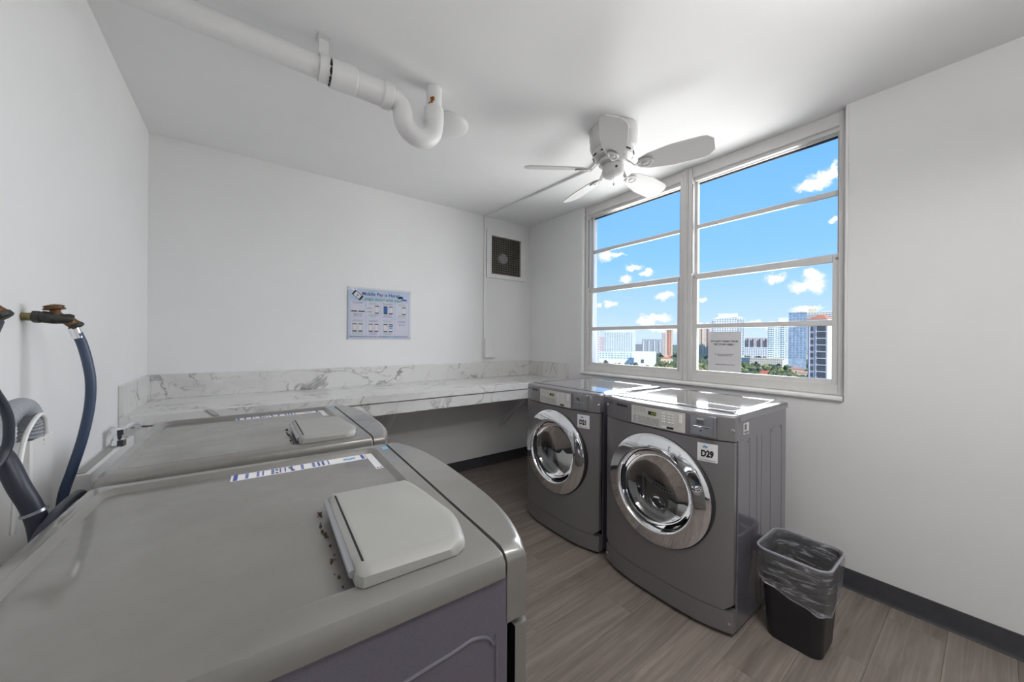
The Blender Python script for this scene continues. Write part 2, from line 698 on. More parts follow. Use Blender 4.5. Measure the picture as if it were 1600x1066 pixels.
# ------------------------------------------------------------------ the room
floor = struct(bx('floor', (XL - .1, YF - .1, -0.12), (XO, YB + .12, -0.006), m_subfloor))
tag(floor, 'grey brown wood look plank floor of the laundry room')
PW, PL = 0.182, 1.22
pm = {}
row = 0
y = YF
while y < YB - 1e-4:
    y1 = min(y + PW, YB)
    x = XL - (row * 0.437) % PL
    while x < XR:
        a, b = max(x, XL), min(x + PL, XR)
        if b - a > 0.02:
            key = (round(b - a, 3), round(y1 - y, 3))
            if key not in pm:
                hx, hy = (b - a) / 2, (y1 - y) / 2
                pm[key] = MB().box((-hx + .0004, -hy + .0004, -.006), (hx - .0004, hy - .0004, 0), 0.0006, 1).mesh('plank', m_plank, 20)
            o = bpy.data.objects.new('plank', pm[key])
            COL.objects.link(o)
            weight(o)
            o.parent = floor
            o.location = ((a + b) / 2, (y + y1) / 2, 0)
        x += PL
    y += PW
    row += 1

ceil = struct(bx('ceiling', (XL - .12, YF - .12, ZC), (XO - .03, YB + .12, ZC + .14), m_ceil))
struct(bx('wall_left', (XL - .12, YF - .12, -.1), (XL, YB + .12, ZC), m_wall))
struct(bx('wall_front', (XL, YF - .12, -.1), (XR, YF, ZC), m_wall))
# back wall with the fan opening
VX0, VX1, VZ0, VZ1 = 2.056, 2.444, 1.996, 2.396
mb = MB()
mb.box((XL, YB, -.1), (VX0, YB + .14, ZC)).box((VX1, YB, -.1), (XO, YB + .14, ZC))
mb.box((VX0, YB, -.1), (VX1, YB + .14, VZ0)).box((VX0, YB, VZ1), (VX1, YB + .14, ZC))
struct(mb.obj('wall_back', m_wall))
# window wall
WY0, WY1, SILL = 0.4825, 2.360, 0.985
m_outer = plain('rough_beige_stucco', rgb(176, 160, 140), 0.9, var=0.15, scale=40, bump=0.4)
mb = MB()
mb.box((XR, YF - .12, -.1), (XO, WY0, ZC)).box((XR, WY1, -.1), (XO, YB + .0, ZC)).box((XR, WY0, -.1), (XO, WY1, SILL))
struct(mb.obj('wall_right', m_wall))
struct(bx('lintel', (2.735, WY0 - .3, 2.518), (XO + .02, WY1 + .3, 2.85), m_outer), 'rough beige concrete lintel outside the window head')


def baseboard(name, p0, p1, inward):
    """cove base: profile swept from p0 to p1; inward = unit vector into the room."""
    prof = [(0, 0), (.016, 0), (.016, .0025), (.009, .006), (.005, .016), (.004, .098), (.002, .102), (0, .102)]
    loops = []
    for p in (p0, p1):
        loops.append([(p[0] + inward[0] * u, p[1] + inward[1] * u, v) for u, v in prof])
    return struct(MB().loft(loops).obj(name, m_black_base))


baseboard('baseboard_right', (XR, YF, 0), (XR, YB, 0), (-1, 0))
baseboard('baseboard_back', (XR - .017, YB, 0), (XL + .017, YB, 0), (0, -1))
baseboard('baseboard_left', (XL, YB, 0), (XL, YF, 0), (1, 0))

# window sill
mb = MB()
prof = [(2.72, .985), (2.575, .985), (2.566, .988), (2.562, .996), (2.564, 1.006), (2.572, 1.012), (2.72, 1.014)]
mb.loft([[(x_, WY0 + .004, z_) for x_, z_ in prof], [(x_, WY1 - .002, z_) for x_, z_ in prof]])
struct(mb.obj('trim_1', m_trim), 'white rounded window sill under both windows')
# white outer moulding bead on the near edge of the opening
struct(bx('trim_2', (XR - .006, WY0 - .012, SILL + .03), (XR + .05, WY0, ZC - .002), m_trim, None, .003), 'thin white bead down the near edge of the window opening')


def pane(parent, xg, y0, y1, z0, z1):
    return MB().box((xg - .002, y0, z0), (xg + .002, y1, z1)).obj('pane', m_pane, parent, 0)


def window_unit(name, y0, y1, label):
    """single-hung aluminium window between y0 (near) and y1 (far)."""
    w = bpy.data.objects.new(name, None)
    COL.objects.link(w)
    struct(w, label)
    X0, X1 = 2.625, 2.715
    zb, zt, zm = 1.014, 2.583, 1.785
    fw = .030
    f = MB()
    f.box((X0, y0, zb), (X1, y0 + fw, zt), .003).box((X0, y1 - fw, zb), (X1, y1, zt), .003)
    f.box((X0 + .005, y0 + fw, zt - .075), (X1, y1 - fw, zt), .003).box((X0 + .025, y0 + fw, zt - .098), (X1 - .002, y1 - fw, zt - .073), .002)
    f.box((X0 + .006, y0 + fw, zb), (X1, y1 - fw, zb + .058), .003)
    f.obj('window_frame', m_alu, w)
    # dark weather strip under the head
    bx('gasket', (2.703, y0 + fw, zt - .112), (X1 - .004, y1 - fw, zt - .098), m_dark, w)
    xu, xl = 2.690, 2.660
    # upper sash (outer), its two panes
    a, b = y0 + fw, y1 - fw
    u = MB()
    st = .016
    u.box((xu - .012, a, zm), (xu + .012, a + st, zt - .095), .002).box((xu - .012, b - st, zm), (xu + .012, b, zt - .095), .002)
    u.box((xu - .011, a + st, 2.482), (xu + .011, b - st, 2.497), .002).box((xu - .011, a + st, zm - .02), (xu + .011, b - st, zm + .022), .003)
    us = u.obj('upper_sash', m_alu, w)
    bx('muntin', (xu - .010, a + st, 2.138), (xu + .010, b - st, 2.168), m_alu, us, .003)
    pane(us, xu, a + st, b - st, zm + .022, 2.138)
    pane(us, xu, a + st, b - st, 2.168, 2.482)
    # lower sash (inner)
    sl = .030
    l = MB()
    l.box((xl - .014, a, zb + .056), (xl + .014, a + sl, zm + .012), .003).box((xl - .014, b - sl, zb + .056), (xl + .014, b, zm + .012), .003)
    l.box((xl - .013, a + sl, zb + .057), (xl + .013, b - sl, zb + .082), .003).box((xl - .0125, a + sl, zm - .028), (xl + .0135, b - sl, zm + .0135), .003)
    ls = l.obj('lower_sash', m_alu, w)
    bx('muntin', (xl - .011, a + sl, 1.400), (xl + .011, b - sl, 1.432), m_alu, ls, .003)
    pane(ls, xl, a + sl, b - sl, zb + .082, 1.400)
    pane(ls, xl, a + sl, b - sl, 1.432, zm - .028)
    # balance rods and small hardware
    bx('balance_channel', (X0 + .004, b - .004, zm + .02), (X0 + .02, b + .004, 2.46), m_grey_plastic, w)
    bx('balance_channel', (X0 + .004, a - .004, zm + .02), (X0 + .02, a + .004, 2.46), m_grey_plastic, w)
    for yy in (a + .01, b - .01):
        MB().lathe([(.006, 0), (.006, .006), (.003, .008)], 10, frame((xl - .014, yy, zm - .01), (0, -1, 0), (0, 0, 1))).obj('sash_screw', m_coin, w)
    return w


window_unit('window_1', 1.388, WY1 - .006, 'white framed far window of the pair, with sky, white and orange towers behind')
window_unit('window_2', WY0 + .004, 1.358, 'white framed near window of the pair, wider, with paper notice on its lowest pane')
mb = MB()
mb.box((2.618, 1.358, 1.014), (2.72, 1.388, 2.583), .003).box((2.612, 1.366, 1.014), (2.64, 1.384, 2.583), .003)
struct(mb.obj('trim_3', m_alu), 'white mullion post between the two windows')

# ------------------------------------------------------------------ counter along the back wall
ct = thing('countertop', 'white marble pattern folding counter along the back wall with raised splashback', 'countertop', (1.05, YB, 0))


def cbox(name, a, b, bev=.002):
    return bx(name, (a[0] - 1.05, a[1] - YB, a[2]), (b[0] - 1.05, b[1] - YB, b[2]), m_marble, ct, bev)


cbox('counter_slab', (XL + .001, 2.52, .866), (XR - .001, YB - .001, .918))
cbox('apron', (XL + .001, 2.532, .776), (XR - .001, 2.552, .858))
cbox('backsplash', (XL + .021, YB - .021, .918), (XR - .021, YB - .001, 1.072))
cbox('side_splash', (XL + .001, 2.52, .918), (XL + .021, YB - .001, 1.072))
cbox('side_splash', (XR - .021, 2.53, .918), (XR - .001, YB - .001, 1.072))
for xb in (0.93, 2.2):
    mb = MB()
    mb.box((xb - .02, YB - .008, .36), (xb + .02, YB - .001, .864), .001)
    mb.box((xb - .02, 2.57, .857), (xb + .02, YB - .001, .864), .001)
    mb.loft([[(xb - .018, 2.60, .852), (xb + .018, 2.60, .852), (xb + .018, 2.612, .858), (xb - .018, 2.612, .858)],
             [(xb - .018, YB - .018, .395), (xb + .018, YB - .018, .395), (xb + .018, YB - .006, .401), (xb - .018, YB - .006, .401)]])
    mb.xf(Matrix.Translation((-1.05, -YB, 0)))
    mb.obj('shelf_bracket', m_trim, ct)

# ------------------------------------------------------------------ machines (local frame: front faces -X, width on Y, base z=0)
MW, MD, MH, BUL = 0.692, 0.655, 0.985, 0.056


def bulge(y_, w=MW):
    return -BUL * (1 - min(1.0, abs(2 * y_ / w)) ** 3.2)


def front_outline(inset, y0, y1, xback, n=22):
    """plan loop: curved front from y0 to y1, straight back at xback."""
    pts = []
    for k in range(n + 1):
        yy = y0 + (y1 - y0) * k / n
        t = max(y0 + inset, min(y1 - inset, yy))
        pts.append((bulge(yy) + inset, t))
    pts.append((xback, y1 - inset))
    pts.append((xback, y0 + inset))
    return pts


def curved_slab(z0, z1, y0, y1, xback, r_top=0.0, r_bot=0.0, edge=0.004, off=0.0):
    loops = []
    zs = []
    if r_bot:
        zs += [(z0, r_bot), (z0 + r_bot * .3, r_bot * .3), (z0 + r_bot, 0)]
    else:
        zs += [(z0, 0)]
    if r_top:
        zs += [(z1 - r_top, 0), (z1 - r_top * .6, r_top * .12), (z1 - r_top * .25, r_top * .42), (z1, r_top)]
    else:
        zs += [(z1, 0)]
    for z_, i in zs:
        loops.append([(x_ + off, y_, z_) for x_, y_ in front_outline(i, y0, y1, xback)])
    return MB().loft(loops)


def curved_plate(y0, y1, z0, z1, lift, thick=0.004, n=10):
    """thin plate that follows the bulged front, standing lift proud of it."""
    mb = MB()
    loops = []
    for k in range(n + 1):
        yy = y0 + (y1 - y0) * k / n
        xf_ = bulge(yy) - lift
        loops.append([(xf_, yy, z0), (xf_, yy, z1), (xf_ + thick, yy, z1), (xf_ + thick, yy, z0)])
    return mb.loft(loops)


def front_panel_hole(z0, z1, yc, zc, r, back=.03):
    """front panel between z0 and z1 with a round door opening."""
    w = MW / 2 - .002
    N = 72
    rings = []
    for t in (0.0, 0.12, 0.4, 0.75, 1.0):
        lp = []
        for k in range(N):
            a = 2 * PI * k / N
            c, s_ = math.cos(a), math.sin(a)
            py, pz = yc + r * c, zc + r * s_
            ty = (w - yc) / c if c > 1e-6 else ((-w - yc) / c if c < -1e-6 else 1e9)
            tz = (z1 - zc) / s_ if s_ > 1e-6 else ((z0 - zc) / s_ if s_ < -1e-6 else 1e9)
            m_ = min(ty, tz)
            by, bz = yc + m_ * c, zc + m_ * s_
            if t == 1.0:      # snap the corners
                for cy_ in (-w, w):
                    for cz_ in (z0, z1):
                        if math.hypot(by - cy_, bz - cz_) < 0.024:
                            by, bz = cy_, cz_
            yy, zz = py + (by - py) * t, pz + (bz - pz) * t
            lp.append((bulge(yy), yy, zz))
        rings.append(lp)
    inner = [(x_ + back, y_, z_) for x_, y_, z_ in rings[0]]
    outer = [(max(x_ + .01, .02), y_, z_) for x_, y_, z_ in rings[-1]]
    return MB().loft([inner] + rings + [outer], False, False)


AX = frame((0, 0, 0), (0, -1, 0), (0, 0, 1))      # local Z -> -X (out of the front)


def front_at(x_, y_, z_):
    return frame((x_, y_, z_), (0, -1, 0), (0, 0, 1))


def machine(name, label, cat, loc, rz, kind, sticker):
    t = thing(name, label, cat, loc, rz)
    w = MW / 2
    side_m = m_dryer_side if kind == 'dryer' else m_washer_side
    top_m = m_dryer_top if kind == 'dryer' else m_washer_top
    body_m = m_dryer if kind == 'dryer' else m_washer_top
    # cabinet: thin walled box, open in front
    c = MB()
    zt = .949
    c.box((.034, -w + .001, .018), (MD - .01, -w + .012, zt), .004).box((.034, w - .012, .018), (MD - .01, w - .001, zt), .004)
    c.box((MD - .016, -w + .004, .018), (MD - .004, w - .004, zt), .003).box((.034, -w + .006, .018), (MD - .01, w - .006, .03))
    c.obj('cabinet', side_m, t)
    # embossed ribs on the sides
    for s_ in (-1, 1):
        y_out = s_ * (w - .001)
        if kind == 'dryer':
            ribs = [[(.16, .10), (.16, .80), (.145, .84), (.10, .86), (.07, .86)], [(.30, .06), (.30, .86)], [(.42, .10), (.42, .80), (.43, .85), (.47, .87), (.52, .87), (.56, .85), (.575, .80), (.575, .10)],
                    [(.245, .06), (.245, .86)]]
            for r_ in ribs:
                pts = smooth_path([(a_, y_out, b_) for a_, b_ in r_], 4)
                MB().tube(pts, .0012, 6).obj('pressed_rib', side_m, t)
        else:
            pts = smooth_path([(.055, y_out, .10), (.055, y_out, .79), (.062, y_out, .855), (.09, y_out, .875), (.13, y_out, .872), (.24, y_out, .86), (.30, y_out, .83), (.34, y_out, .76),
                               (.36, y_out, .6), (.36, y_out, .10)], 6)
            MB().tube(pts, .0026, 8).obj('pressed_rib', side_m, t)
    # feet
    for fx in (.07, MD - .06):
        for fy in (-w + .06, w - .06):
            MB().lathe([(.022, 0), (.024, .006), (.012, .01), (.012, .022)], 14).obj('foot', m_rubber, t, loc=(fx, fy, 0))
    # top cover: rim with a recessed field and a turned-down lip
    rx0, rx1, ry = .088, .617, w - .052
    dep = .010 if kind == 'washer' else .0025
    x0, x1 = .040, MD + .004
    tm = MB()

    def rect(xa, xb, h, z_, r_):
        pts = []
        for cx_, cy_, a0 in ((xb - r_, h - r_, 0), (xa + r_, h - r_, PI / 2), (xa + r_, -h + r_, PI), (xb - r_, -h + r_, 1.5 * PI)):
            for k in range(5):
                a = a0 + PI / 2 * k / 4
                pts.append((cx_ + r_ * math.cos(a), cy_ + r_ * math.sin(a), z_))
        return pts
    lip = .949
    rr = .016
    tm.loft([rect(x0, x1, w + .004, lip, .006), rect(x0, x1, w + .004, MH - rr, .006), rect(x0 + .001, x1 - .004, w - .002, MH - rr * .35, .008),
             rect(x0 + .003, x1 - rr, w - rr, MH, .012),
             rect(rx0 - .016, rx1 + .016, ry + .016, MH, .034), rect(rx0 - .011, rx1 + .011, ry + .011, MH + .0016, .030), rect(rx0 - .007, rx1 + .007, ry + .007, MH - dep * .1, .026), rect(rx0, rx1, ry, MH - dep, .02)], True, True)
    tm.obj('top_cover', top_m, t)
    # control fascia
    if kind == 'dryer':
        f = curved_slab(.864, MH - .004, -w, w, .037, .014, .004)
    else:
        f = curved_slab(.872, MH, -w, w, .037, .020, .004)
    f.obj('control_fascia', body_m, t)
    # front panel with door opening, toe panel
    yc, zc = 0.0, .560
    front_panel_hole(.118, .861, yc, zc, .205).obj('front_panel', body_m, t)
    k = curved_slab(.018, .115, -w + .002, w - .002, .034, 0, .006)
    k.obj('kick_panel', body_m, t)
    # drum
    D = front_at(-.03, yc, zc)
    MB().lathe([(.204, 0), (.200, -.05), (.215, -.06), (.215, -.40), (.19, -.43), (.02, -.44), (.0, -.44)], 40, D, False).obj('drum', m_steel, t)
    # door
    d = bpy.data.objects.new('door', None)
    COL.objects.link(d)
    d.parent = t
    B = front_at(-.046, yc, zc)
    MB().lathe([(.279, -.03), (.281, .006), (.277, .012), (.19, .012), (.19, -.03)], 64, B, False).obj('door_gasket', m_rubber, d)
    R = MB().lathe([(.272, .004), (.276, .010), (.2755, .017), (.270, .0222), (.256, .0275), (.236, .0335), (.216, .0385), (.210, .0395), (.2045, .039), (.200, .035), (.196, .026), (.189, -.004)], 80, B, False)
    R.obj('chrome_ring', m_chrome, d)
    G = MB().lathe([(.190, .006), (.184, -.012), (.170, -.034), (.145, -.052), (.10, -.066), (.05, -.072), (0.0, -.074)], 48, B, False)
    G.obj('door_glass', m_door_glass, d)
    # finger pull: dark pocket on the hinge-free side of the ring
    pts = []
    for q in range(9):
        a = math.radians(160 + 40 * q / 8)
        pts.append((-.046 - .012, yc - .183 * math.cos(a), zc + .183 * math.sin(a)))
    MB().tube(pts, [.004] + [.011] * 7 + [.004], 8).obj('finger_pull', m_black, d)
    if kind == 'dryer':
        # lint screen low in the drum mouth
        lp0, lp1 = [], []
        n = 16
        mb_ = MB()
        for q in range(n):
            ya, yb = -.15 + .30 * q / n, -.15 + .30 * (q + 1) / n
            za, zb = [-.055 + 1.9 * v * v for v in (ya, yb)]
            for (zz0, zz1, xx, mi) in ((za, za + .022, .075, 0),):
                pass
            mb_.mi = 0
            mb_.loft([[(.070, ya, zc + za), (.070, ya, zc + za + .02), (.082, ya, zc + za + .02), (.082, ya, zc + za)],
                      [(.070, yb, zc + zb), (.070, yb, zc + zb + .02), (.082, yb, zc + zb + .02), (.082, yb, zc + zb)]])
        for yy in (-.15, .15):
            mb_.box((.070, yy - .006, zc - .13), (.082, yy + .006, zc - .012))
        mb_.mi = 1
        for q in range(n):
            ya, yb = -.145 + .29 * q / n, -.145 + .29 * (q + 1) / n
            za, zb = [-.055 + 1.9 * v * v for v in (ya, yb)]
            low = [-math.sqrt(max(.0, .196 ** 2 - v * v)) + .004 for v in (ya, yb)]
            mb_.loft([[(.078, ya, zc + low[0]), (.078, ya, zc + za), (.086, ya, zc + za), (.086, ya, zc + low[0])],
                      [(.078, yb, zc + low[1]), (.078, yb, zc + zb), (.086, yb, zc + zb), (.086, yb, zc + low[1])]])
        mb_.obj('lint_screen', [m_grey_plastic, plain('olive_grey_screen', rgb(120, 120, 104), 0.6)], t)
        sl = MB()
        for q in range(7):
            yy = .085 - q * .016
            zz = zc - .055 + 1.9 * yy * yy
            sl.box((.0685, yy - .004, zz + .006), (.0700, yy + .004, zz + .015))
        tag(sl.obj('screen_slots', m_ink, t), kind='stuff')
        # control plate, coin box, badges
        cp = curved_plate(-.150, .142, .871, .964, .002).obj('control_plate', m_panel, t)
        curved_plate(-.004, .040, .928, .946, .0035, .002, 4).obj('display', m_black, cp)
        xs = bulge(.01) - .0038
        text('display_digits', '0:45', .0165, m_lcd, cp, front_at(xs, .010, .9368), .0003)
        for r_ in range(4):
            for c_ in range(3):
                yy = -.055 - .018 * c_ if c_ else -.043
                wd = .009 if c_ == 0 else .006
                zz = .948 - r_ * .0135
                xx = bulge(yy) - .003
                bx('button', (xx - .0018, yy - wd, zz - .003), (xx + .002, yy + wd, zz + .003), m_white_print, cp, .001)
        xx = bulge(-.125) - .003
        bx('button', (xx - .0012, -.137, .915), (xx + .002, -.121, .955), m_white_print, cp, .001)
        pm_ = MB()
        rs_ = random.Random(3)
        for q in range(9):
            zz = .912 - q * .0042
            yy = .128
            while yy > -.02:
                ln = rs_.uniform(.012, .03)
                pm_.box((bulge(yy) - .0028, max(yy - ln, -.02), zz), (bulge(yy) - .0018, yy, zz + .0012))
                yy -= ln + .005
        for q in range(4):
            for p_ in range(3):
                yy = .122 - q * .018
                pm_.box((bulge(yy) - .0028, yy - .008, .954 - p_ * .008), (bulge(yy) - .0018, yy, .956 - p_ * .008))
        tag(pm_.obj('fine_print', m_ink_grey, cp), kind='stuff')
        bx('start_button', (bulge(-.05) - .005, -.058, .877), (bulge(-.05), -.036, .886), m_white_print, cp, .001)
        curved_plate(-.095, -.062, .876, .886, .0035, .002, 3).obj('card_mark', m_ink, cp)
        # coin box
        fr_ = bulge(-.215)
        cb = MB()
        cb.box((fr_ - .006, -.284, .872), (fr_ + .03, -.166, .968), .006, 3)
        cbo = cb.obj('coin_box_surround', m_dryer, t)
        bx('coin_plate', (fr_ - .0075, -.276, .876), (fr_ - .004, -.174, .962), m_coin, cbo, .001)
        mb2 = MB()
        mb2.loft([[(fr_ - .0075, -.205, .956), (fr_ - .0075, -.238, .956), (fr_ - .0075, -.238, .927), (fr_ - .0075, -.205, .927)],
                  [(fr_ - .020, -.208, .950), (fr_ - .020, -.235, .950), (fr_ - .011, -.237, .929), (fr_ - .011, -.206, .929)]])
        mb2.obj('coin_chute', m_coin, cbo)
        bx('coin_slot', (fr_ - .010, -.262, .913), (fr_ - .006, -.188, .919), m_chrome, cbo, .001)
        bx('slot_gap', (fr_ - .0105, -.258, .915), (fr_ - .0095, -.192, .917), m_ink, cbo)
        MB().lathe([(.0035, 0), (.0035, .001), (0, .001)], 12, front_at(fr_ - .0076, -.222, .898)).obj('key_hole', m_ink, cbo)
        # lock, screws
        for (yy, zz) in ((-.338, .915), (.335, .93)):
            q = bulge(yy) - .001
            MB().lathe([(.007, -.004), (.007, .002), (.0045, .003), (.0045, .001), (0, .001)], 14, front_at(q, yy, zz)).obj('lock', m_chrome, t)
        for yy in (-.330, .330):
            MB().lathe([(.006, -.004), (.006, .002), (.003, .003), (0, .003)], 12, front_at(bulge(yy), yy, .062)).obj('screw', m_chrome, t)
        # maker's badge: ring and letters, dark plate
        q = bulge(.302) - .0012
        MB().tube(arc((q, .306, .949), .0052, 0, 2 * PI, 18, 'yz')[:-1], .0013, 6, closed=True).obj('badge_ring', m_logo_grey, t)
        text('badge_letters', 'LG', .013, m_logo_grey, t, front_at(bulge(.285) - .0012, .285, .949), .0002)
        curved_plate(.175, .252, .942, .955, .0012, .003, 4).obj('badge_plate', m_logo_grey, t)
        # numbered sticker
        yy0, yy1 = -.285, -.205
        st = curved_plate(yy0, yy1, .760, .842, .0012, .003, 4).obj('number_sticker', m_white_print, t)
        xm = bulge(-.245) - .0034
        text('sticker_number', sticker, .040, m_ink, st, frame((xm, -.246, .795), (-(bulge(-.285) - bulge(-.205)) * -1, -.08, 0), (0, 0, 1)), .0018, sx=.74)
        lg = MB()
        for (a_, r_, b_) in ((-.231, .0045, .826), (-.237, .0055, .828), (-.244, .0045, .826)):
            xq = bulge(a_) - .0022
            lg.lathe([(r_, 0), (r_, .0004), (0, .0004)], 14, front_at(xq, a_, b_))
        lg.obj('sticker_logo', m_ink_sky, st)
        ln = MB()
        for q in range(10):
            a_ = -.214 - q * .0066
            ln.box((bulge(a_) - .0024, a_ - .0048, .7665), (bulge(a_) - .0008, a_, .7685))
        tag(ln.obj('sticker_small_print', m_ink_grey, st), kind='stuff')
        # rating label on the near side
        sl_ = bx('side_label', (.088, -w - .0006, .885), (.142, -w + .002, .935), m_white_print, t)
        lb = MB()
        lb.box((.094, -w - .0012, .889), (.136, -w, .899)).box((.094, -w - .0012, .905), (.12, -w, .93))
        lb.obj('label_print', m_ink_grey, sl_)
    else:
        # dispenser lid with hinge
        lid = bpy.data.objects.new('dispenser_lid', None)
        COL.objects.link(lid)
        lid.parent = t

        L = MB()
        zt0 = MH
        NU, NV = 26, 18
        ya, yb, xb_ = .026, .314, .246
        grid = []
        for j in range(NV + 1):
            v_ = j / NV
            rowp = []
            for i in range(NU + 1):
                u = i / NU
                yy = ya + (yb - ya) * u
                xf_ = .092 - .030 * math.sin(PI * u) ** 0.9
                # rounded plan corners
                e = min(u, 1 - u) * (yb - ya)
                cut = .014 - math.sqrt(max(0, .014 ** 2 - max(0, .014 - e) ** 2)) if e < .014 else 0
                xx = (xb_ - cut * .6) + (xf_ + cut - xb_ + cut * .6) * v_
                de = min(e, (xx - xf_ - cut), (xb_ - cut * .6 - xx))
                rnd = .008
                drop = rnd - math.sqrt(max(0, rnd ** 2 - max(0, rnd - de) ** 2)) if de < rnd else 0
                k_ = max(0, min(1, (v_ - .52) / .48))
                k_ = k_ * k_ * (3 - 2 * k_)
                scoop = .0085 * math.exp(-((u - .40) / .21) ** 2) * k_
                tilt = .003 * v_
                rowp.append(L.bm.verts.new((xx, yy, zt0 + .0235 - drop - scoop - tilt)))
            grid.append(rowp)
        for j in range(NV):
            for i in range(NU):
                L.face((grid[j][i], grid[j][i + 1], grid[j + 1][i + 1], grid[j + 1][i]))
        edge = grid[0] + [r_[-1] for r_ in grid[1:]] + list(reversed(grid[-1][:-1])) + [r_[0] for r_ in reversed(grid[1:-1])]
        low = [L.bm.verts.new((v.co.x, v.co.y, zt0 + .001)) for v in edge]
        for i in range(len(edge)):
            L.face((edge[i], edge[(i + 1) % len(edge)], low[(i + 1) % len(edge)], low[i]))
        L.obj('lid_shell', m_grey_plastic, lid, 50)
        hinge = MB()
        hinge.tube([(.2475, .045, zt0 + .013), (.2475, .295, zt0 + .013)], .0055, 10)
        hinge.obj('hinge_bar', m_coin, lid)
        bx('hinge_gap', (.2325, .05, zt0 + .0226), (.2355, .29, zt0 + .0239), m_dark, lid)
        rc = MB()
        rs_ = random.Random(5)
        for q in range(26):
            yy, xx, r_ = rs_.uniform(.03, .315), rs_.uniform(.255, .263), rs_.uniform(.0008, .0026)
            rc.box((xx - r_, yy - r_ * 1.5, zt0 - dep - .0005), (xx + r_, yy + r_ * 1.5, zt0 - dep + r_ * 1.4), r_ * .5, 1)
        tag(rc.obj('rust_crumbs', m_rust, t), 'rusty residue along the lid hinge', kind='stuff')
        # instruction strip and small white label
        zs = MH - dep
        stp = MB()
        stp.box((.112, -.290, zs), (.412, -.247, zs + .0006))
        sp = stp.obj('instruction_strip', m_white_print, t)
        b1, b2 = MB(), MB()
        rs_ = random.Random(9)
        b1.box((.399, -.289, zs + .0006), (.407, -.248, zs + .0011))
        xx = .392
        while xx > .20:
            wd = rs_.choice((.003, .005, .012, .014))
            if wd > .01:
                for q in range(3):
                    b1.box((xx - wd, -.286 + q * .013, zs + .0006), (xx - wd * .55, -.277 + q * .013, zs + .0011))
            else:
                b1.box((xx - wd, -.286, zs + .0006), (xx, -.252, zs + .0011))
            xx -= wd + rs_.uniform(.005, .012)
        b1.box((.116, -.287, zs + .0006), (.124, -.250, zs + .0011))
        tag(b1.obj('strip_print', m_ink_blue, sp), kind='stuff')
        for q in range(3):
            MB().lathe([(.007, 0), (.007, .0005), (0, .0005)], 14, Matrix.Translation((.145 + q * .009, -.268 + .004 * (q % 2), zs + .0006))).obj('strip_logo', m_ink_sky, sp)
        for q, (a_, b_) in enumerate(((.318, -.281), (.318, -.259), (.290, -.281), (.283, -.259))):
            bx('strip_mark', (a_, b_, zs + .0006), (a_ + .006, b_ + .008, zs + .0012), m_ink, sp)
        wl_ = bx('paper_label', (.092, -.288, zs), (.110, -.150, zs + .0006), m_paper, t)
        bx('label_mark', (.095, -.160, zs + .0006), (.099, -.154, zs + .0010), m_ink, wl_)
        bx('label_mark', (.103, -.160, zs + .0006), (.107, -.154, zs + .0010), m_ink, wl_)
        bx('tape_scrap', (.046, -.300, MH - .0002), (.062, -.272, MH + .0005), m_ink_sky, t)
        # control plate on the front
        cp = curved_plate(-.20, .20, .885, .955, .002).obj('control_plate', m_panel, t)
        curved_plate(-.03, .05, .92, .945, .0035, .002, 4).obj('display', m_black, cp)
    return t


machine('front_load_dryer', 'graphite front-loading dryer with D29 sticker, beside the black wastebasket under the window', 'dryer', (1.724, 1.0215, 0), 0, 'dryer', 'D29')
machine('front_load_dryer', 'graphite front-loading dryer farther from the wastebasket, next to the marble counter', 'dryer', (1.730, 1.772, 0), 0, 'dryer', 'D21')
machine('washing_machine', 'grey washing machine filling the lower left, seen from above with closed dispenser lid', 'washer', (.375, .787, 0), PI - .042, 'washer', '')
machine('washing_machine', 'grey washing machine between the nearer washer and the marble counter', 'washer', (.382, 1.566, 0), PI - .005, 'washer', '')

# ------------------------------------------------------------------ wastebasket
wb = thing('wastebasket', 'black plastic wastebasket lined with a clear bag beside the right dryer', 'wastebasket', (1.985, .513, 0), 0)


def rrect(hx, hy, r, z_, n=6, dz=None, wob=None):
    pts = []
    for cx_, cy_, a0 in ((hx - r, hy - r, 0), (-hx + r, hy - r, PI / 2), (-hx + r, -hy + r, PI), (hx - r, -hy + r, 1.5 * PI)):
        for k in range(n + 1):
            a = a0 + PI / 2 * k / n
            x_, y_ = cx_ + r * math.cos(a), cy_ + r * math.sin(a)
            pts.append((x_, y_, z_))
    return pts


def dense(pts, m=4):
    out = []
    for i, p in enumerate(pts):
        q = pts[(i + 1) % len(pts)]
        d = math.dist(p, q)
        k = max(1, int(d / .02))
        for j in range(k):
            out.append(tuple(p[c] + (q[c] - p[c]) * j / k for c in range(3)))
    return out


def basket_half(z_):
    u = z_ / .385
    return .104 + .026 * u, .098 + .024 * u


b = MB()
lo = [rrect(*[v - .006 for v in basket_half(0)], .035, 0)]
for z_ in (.006, .1, .2, .3, .36):
    lo.append(rrect(*basket_half(z_), .042, z_))
lo += [rrect(.134, .126, .046, .368), rrect(.136, .128, .046, .380), rrect(.133, .125, .045, .386), rrect(.127, .119, .042, .383)]
for z_ in (.3, .15, .012):
    hx, hy = basket_half(z_)
    lo.append(rrect(hx - .004, hy - .004, .040, z_))
b.loft(lo)
b.obj('bin', m_black, wb)
# liner: outside skirt, over the rim, and inside
rs = random.Random(11)


def ring_pts(hx, hy, r, z_fn, amp, seed):
    base = dense(rrect(hx, hy, r, 0))
    n = len(base)
    rg = random.Random(seed)
    ph = [rg.uniform(0, 6.28) for _ in range(6)]
    fr_ = [5, 9, 14, 22, 31, 40]
    out = []
    for i, (x_, y_, _) in enumerate(base):
        a = 2 * PI * i / n
        wv = sum(math.sin(f * a + p) / (1 + .35 * k) for k, (f, p) in enumerate(zip(fr_, ph))) * amp / 2.5
        L_ = math.hypot(x_, y_)
        out.append((x_ * (1 + wv / L_), y_ * (1 + wv / L_), z_fn(a, x_, y_)))
    return out


